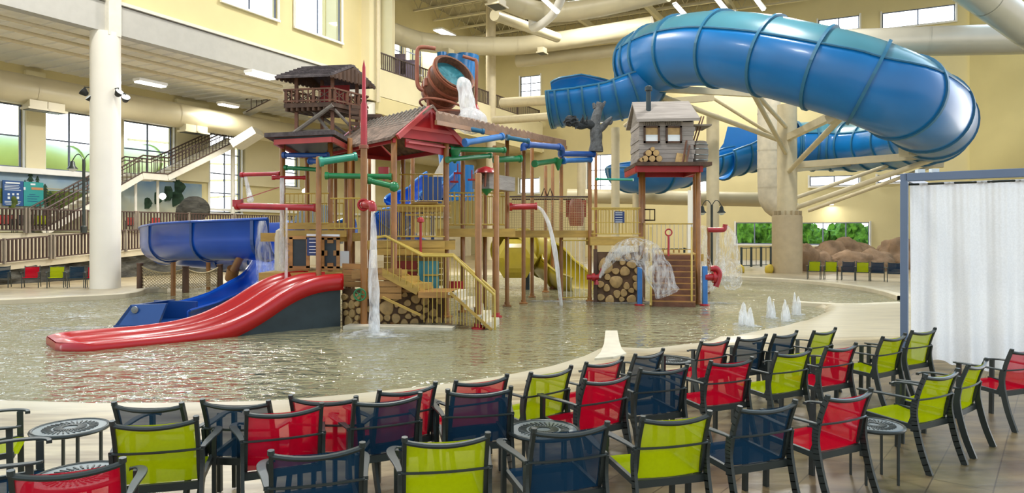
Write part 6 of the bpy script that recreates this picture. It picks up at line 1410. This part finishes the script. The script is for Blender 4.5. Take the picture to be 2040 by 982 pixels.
def place_chair(color, loc, rz, label, group):
    if color not in PROTO: PROTO[color] = make_chair(color); o = PROTO[color]
    else: o = copy_tree(PROTO[color])
    o.location = loc; o.rotation_euler = (0, 0, rz); o['label'] = label; o['group'] = group
    return o
TL = Vector((-.265, -.345, .9)); TRr = Vector((.265, -.345, .9))
def fit_chair(xl, yl, xr, yr):
    best = None; zg = .2
    pyc = (yl+yr)/2; pxc = (xl+xr)/2
    for it in range(2):
        best = None
        Y0 = (HC-zg-.9)*F/(pyc-HY)
        for dy in range(-8, 9):
            Yc = Y0*(1+dy*.008)
            for th in range(-50, 51, 2):
                a = radians(th); c_, s_ = cos(a), sin(a); hx, hy = .265*c_, .265*s_
                Xc = (pxc-CX)/F*Yc
                e = 0
                for sg, X_, Y_ in ((-1, xl, yl), (1, xr, yr)):
                    wx, wy = Xc+sg*hx, Yc+sg*hy; e += 1.0*(CX+F*wx/wy-X_)**2+1.6*(HY+(HC-zg-.9)*F/wy-Y_)**2
                if best is None or e < best[0]: best = (e, Xc, Yc, a)
        e, Xc, Yc, a = best; ox = Xc-(-.345)*(-sin(a)); oy = Yc-(-.345)*cos(a); zg = gz(ox, oy)
    return ox, oy, zg, a
CH = [
 ('navy', 228, 803, 361.5, 803.6, 'navy chair at the far left of the pool-side row, just behind the big lime chair'),
 ('navy', 405.6, 799, 532.8, 797.5, 'navy chair second in the pool-side row, behind the first red chair'),
 ('lime', 224, 839.7, 393, 831, 'lime chair at lower left beside the round table'),
 ('red', 21, 936.5, 251, 913, 'red chair in the bottom left corner, nearest the viewer'),
 ('red', 492, 820, 643, 805, 'bright red chair in the middle row right of the big lime chair'),
 ('red', 584.5, 794, 704, 787, 'red chair in the pool-side row between two navy ones'),
 ('navy', 707.7, 798, 838, 784, 'navy chair in the middle row, left of a matching navy one'),
 ('red', 759.5, 774.5, 866.7, 766, 'red chair in the pool-side row behind the left middle navy chair'),
 ('navy', 536.5, 899, 728.7, 880, 'navy chair at the bottom edge left of the bottom lime one'),
 ('lime', 804, 872, 976, 861, 'lime chair at the bottom edge near the picture middle'),
 ('navy', 893, 777.5, 1018, 772, 'navy chair in the middle row left of the pale round table'),
 ('red', 910.6, 757.4, 1010, 748, 'red chair in the pool-side row left of its lime neighbour'),
 ('lime', 1058.5, 741.6, 1139, 730, 'lime chair in the pool-side row left of centre right'),
 ('red', 1169.6, 721.8, 1240, 711, 'red chair in the pool-side row directly behind the glossy-railed red one'),
 ('red', 1166, 758, 1255, 743, 'red chair with a shining top rail beside the pale round table'),
 ('navy', 1064, 855, 1212, 838, 'navy chair in the front row before the pale round table'),
 ('navy', 1267, 706, 1321, 694, 'navy chair in the pool-side row left of the small dark table'),
 ('navy', 1276, 736, 1370, 727, 'navy chair in the middle row before the small dark table'),
 ('lime', 1279, 831.5, 1417, 816, 'big lime chair in the front row between two navy chairs'),
 ('red', 1417, 722, 1498.6, 711, 'red chair in the middle row between navy and lime'),
 ('red', 1397.7, 679, 1452, 673, 'red chair in the pool-side row right of the small dark table'),
 ('navy', 1472.5, 671, 1526.5, 666, 'left one of the navy pair in the pool-side row on the right'),
 ('navy', 1544, 664, 1587.4, 660, 'right one of the navy pair in the pool-side row on the right'),
 ('lime', 1622, 659, 1665, 653, 'lime chair ending the pool-side row on the right'),
 ('lime', 1547, 702.7, 1615, 694, 'lime chair in the middle row left of the last red chair'),
 ('navy', 1474, 810.6, 1585.7, 795, 'navy chair in the front row right of the big lime chair'),
 ('red', 1647, 690, 1706, 683, 'last red chair of the middle row before two lime chairs'),
 ('lime', 1759, 670, 1803.6, 664, 'left one of the two lime chairs before the cabana post'),
 ('lime', 1818, 659, 1862.6, 652, 'right one of the two lime chairs, against the cabana curtain'),
 ('red', 1650.6, 788, 1735, 773, 'red chair in the front row beside the small round table at right'),
 ('lime', 1844, 743.5, 1908.7, 736, 'large lime chair at lower right with its seat showing'),
 ('lime', 1929, 725, 1966, 714, 'narrow-looking lime chair turned sideways near the right edge'),
 ('red', 2016, 695.6, 2078, 690, 'red chair cut by the right edge of the picture'),
]
for c in CH:
    ox, oy, zg, a = fit_chair(*c[1:5]); place_chair(c[0], (ox, oy, zg), a, c[5], 'mesh-back patio chairs facing the pool')
# two chairs at the left edge seen from the side
place_chair('lime', (-4.38, 5.78, gz(-4.38, 5.78)), radians(-62), 'lime chair cut by the left edge beside the round table', 'mesh-back patio chairs facing the pool')
place_chair('navy', (-3.56, 4.82, gz(-3.56, 4.82)), radians(-62), 'navy chair cut by the left edge above the bottom left red one', 'mesh-back patio chairs facing the pool')
# far chairs on the left ground level, facing the viewer
for i, (px, col_, s_) in enumerate(((2, 'navy', 'at the left picture edge'), (62, 'red', 'second from the left edge'), (112, 'lime', 'lime, middle of the row'), (152, 'navy', 'fourth, left of the white column'), (188, 'red', 'half behind the white column'))):
    q = G(px, 573, .12); place_chair(col_, (q.x, q.y, gz(q.x, q.y)), pi+.45, 'distant %s chair under the left ramp, %s' % (col_, s_), 'chairs under the left ramp')
for i, (px, py, col_, s_) in enumerate(((1622, 556, 'lime', 'first by the tan column'), (1655, 557, 'lime', 'second from the tan column'), (1690, 558, 'navy', 'third from the tan column'), (1718, 559, 'lime', 'last lime one'), (1748, 560, 'navy', 'small blue one'), (1782, 562, 'navy', 'blue one nearest the cabana post'))):
    q = G(px, py, .12); place_chair(col_, (q.x, q.y, .12), pi-.5, 'distant %s chair before the boulders, %s' % (col_, s_), 'chairs before the boulders')
for i, (px, col_, s_) in enumerate(((10, 'red', 'red, at the left edge'), (48, 'navy', 'navy, under the teal sign'), (80, 'lime', 'lime, right of the navy one'), (262, 'red', 'red, right of the white column'), (310, 'red', 'red, further right'), (395, 'red', 'red, before the boulder'))):
    u_, v_, Y_ = uv_at(px, v=36.2); q = B(u_, 36.2, 2.4); place_chair(col_, q, pi+.5, 'chair on the upper left deck behind the railing, %s' % s_, 'chairs on the upper left deck')

# ------------------------------------------------------------------ round side tables
def make_table(R_=.3, H_=.5):
    t = thing('side_table', 'x', 'table'); mb = MB(); mb.lathe([(R_*.9, H_-.05), (R_, H_-.045), (R_+.012, H_-.02), (R_, H_)], n=40); mb.v = mb.v; 
    mb = MB(); mb.tube([Vector((R_*cos(2*pi*i/40), R_*sin(2*pi*i/40), H_-.02)) for i in range(40)], .018, 8, closed=True); mb.build('rim', 'charcoal', t, smooth='auto')
    mb = MB(); mb.lathe([(.001, H_-.012), (R_*.98, H_-.012), (R_*.98, H_-.018)], n=40); tp_ = mb.build('tabletop', 'charcoal_light', t)
    mb = MB()
    for k_ in range(32):
        a = 2*pi*k_/32
        for r0, r1 in ((.06, .13), (.15, .22)): mb.bar((r0*cos(a), r0*sin(a), H_-.009), (r1*cos(a+.12), r1*sin(a+.12), H_-.009), .012, .006)
    mb.build('pattern', 'charcoal', tp_)
    for k_ in range(4):
        a = pi/4+pi/2*k_; mb = MB(); mb.bar((R_*.82*cos(a), R_*.82*sin(a), 0), (R_*.82*cos(a), R_*.82*sin(a), H_-.03), .022); mb.build('leg', 'charcoal', t)
    return t
TBL = [(140, 849, 'charcoal round side table with sunburst top left of the big lime chair'), (158, 944, 'round side table mostly hidden behind the bottom left red chair'), (1083, 853, 'round side table with a bright patterned top in the middle of the chairs'), (1338, 714, 'small dark round table in the pool-side rows'), (1741, 843, 'small round table right of the front red chair')]
TP = None
for px, py, lb in TBL:
    Y_ = (HC-.2-.5)*F/(py-HY); x_ = (px-CX)/F*Y_; g_ = gz(x_, Y_); Y_ = (HC-g_-.5)*F/(py-HY); x_ = (px-CX)/F*Y_
    o = make_table() if TP is None else copy_tree(TP); TP = TP or o
    o.location = (x_, Y_, gz(x_, Y_)); o['label'] = lb; o['group'] = 'round side tables among the chairs'
    if px == 1741 and True: o.scale = (.8, .8, 1)

# ------------------------------------------------------------------ cabana with sheer curtain
cz = .24; c0 = Vector((6.42, 11.5, 0)); cd = Vector((.8, -.6, 0)); cn = Vector((.6, .8, 0)); zt = 3.40; Lc = 3.4
cbn = thing('cabana', 'slate-blue square cabana frame at the right edge', 'cabana', (c0.x, c0.y, cz))
for a, b in ((0, 0), (Lc, 0), (0, 3), (Lc, 3)):
    p_ = c0+cd*a+cn*b; mb = MB(); mb.box((p_.x, p_.y, (cz+zt)/2-.05), (.11, .11, zt-cz+.1), rz=atan2(cd.y, cd.x)); mb.build('post', 'cabana_blue', cbn, bevel=.008)
for a, b, c_, d_ in ((0, 0, Lc, 0), (0, 0, 0, 3), (Lc, 0, Lc, 3), (0, 3, Lc, 3)):
    mb = MB(); mb.bar(c0+cd*a+cn*b+Vector((0, 0, zt-.06)), c0+cd*c_+cn*d_+Vector((0, 0, zt-.06)), .11, .13); mb.build('top_beam', 'cabana_blue', cbn, bevel=.008)
mb = MB(); mb.cyl(c0+cd*.05+cn*.12+Vector((0, 0, zt-.17)), c0+cd*(Lc-.05)+cn*.12+Vector((0, 0, zt-.17)), .018, 8); mb.build('curtain_rod', 'charcoal', cbn)
for b_ in (.35, 1.0): 
    mb = MB(); p_ = c0+cn*b_*0+cd*(.12+b_*.3)+Vector((0, 0, zt+.03)); mb.box(p_, (.12, .08, .06)); mb.build('bracket', 'sign_white', cbn)
n = 170; rows = 16; vs = []
for j in range(rows+1):
    f_ = j/rows
    for i in range(n+1):
        s = Lc*.97*i/n+.06; ph = s*2*pi/.42+1.6*sin(s*1.7); fine = sin(s*2*pi/.085+sin(s*5))
        amp = .06+.1*f_; w = amp*sin(ph+.5*sin(s*3+f_*1.2))*(.5+.5*f_)+.014*fine*(1-f_)**1.5+.02*sin(s*2*pi/.17+f_)*f_
        p_ = c0+cd*(s+.05*f_*sin(s*2.2))+cn*(.12+w); vs.append(Vector((p_.x, p_.y, zt-.15-(zt-.15-cz-.1-.03*sin(s*4))*f_)))
mb = MB(); mb.add(vs, [(j*(n+1)+i, j*(n+1)+i+1, (j+1)*(n+1)+i+1, (j+1)*(n+1)+i) for j in range(rows) for i in range(n)])
tag(mb.build('curtain', 'curtain', smooth=True), 'white sheer curtain hanging in folds from the cabana frame', 'curtain')
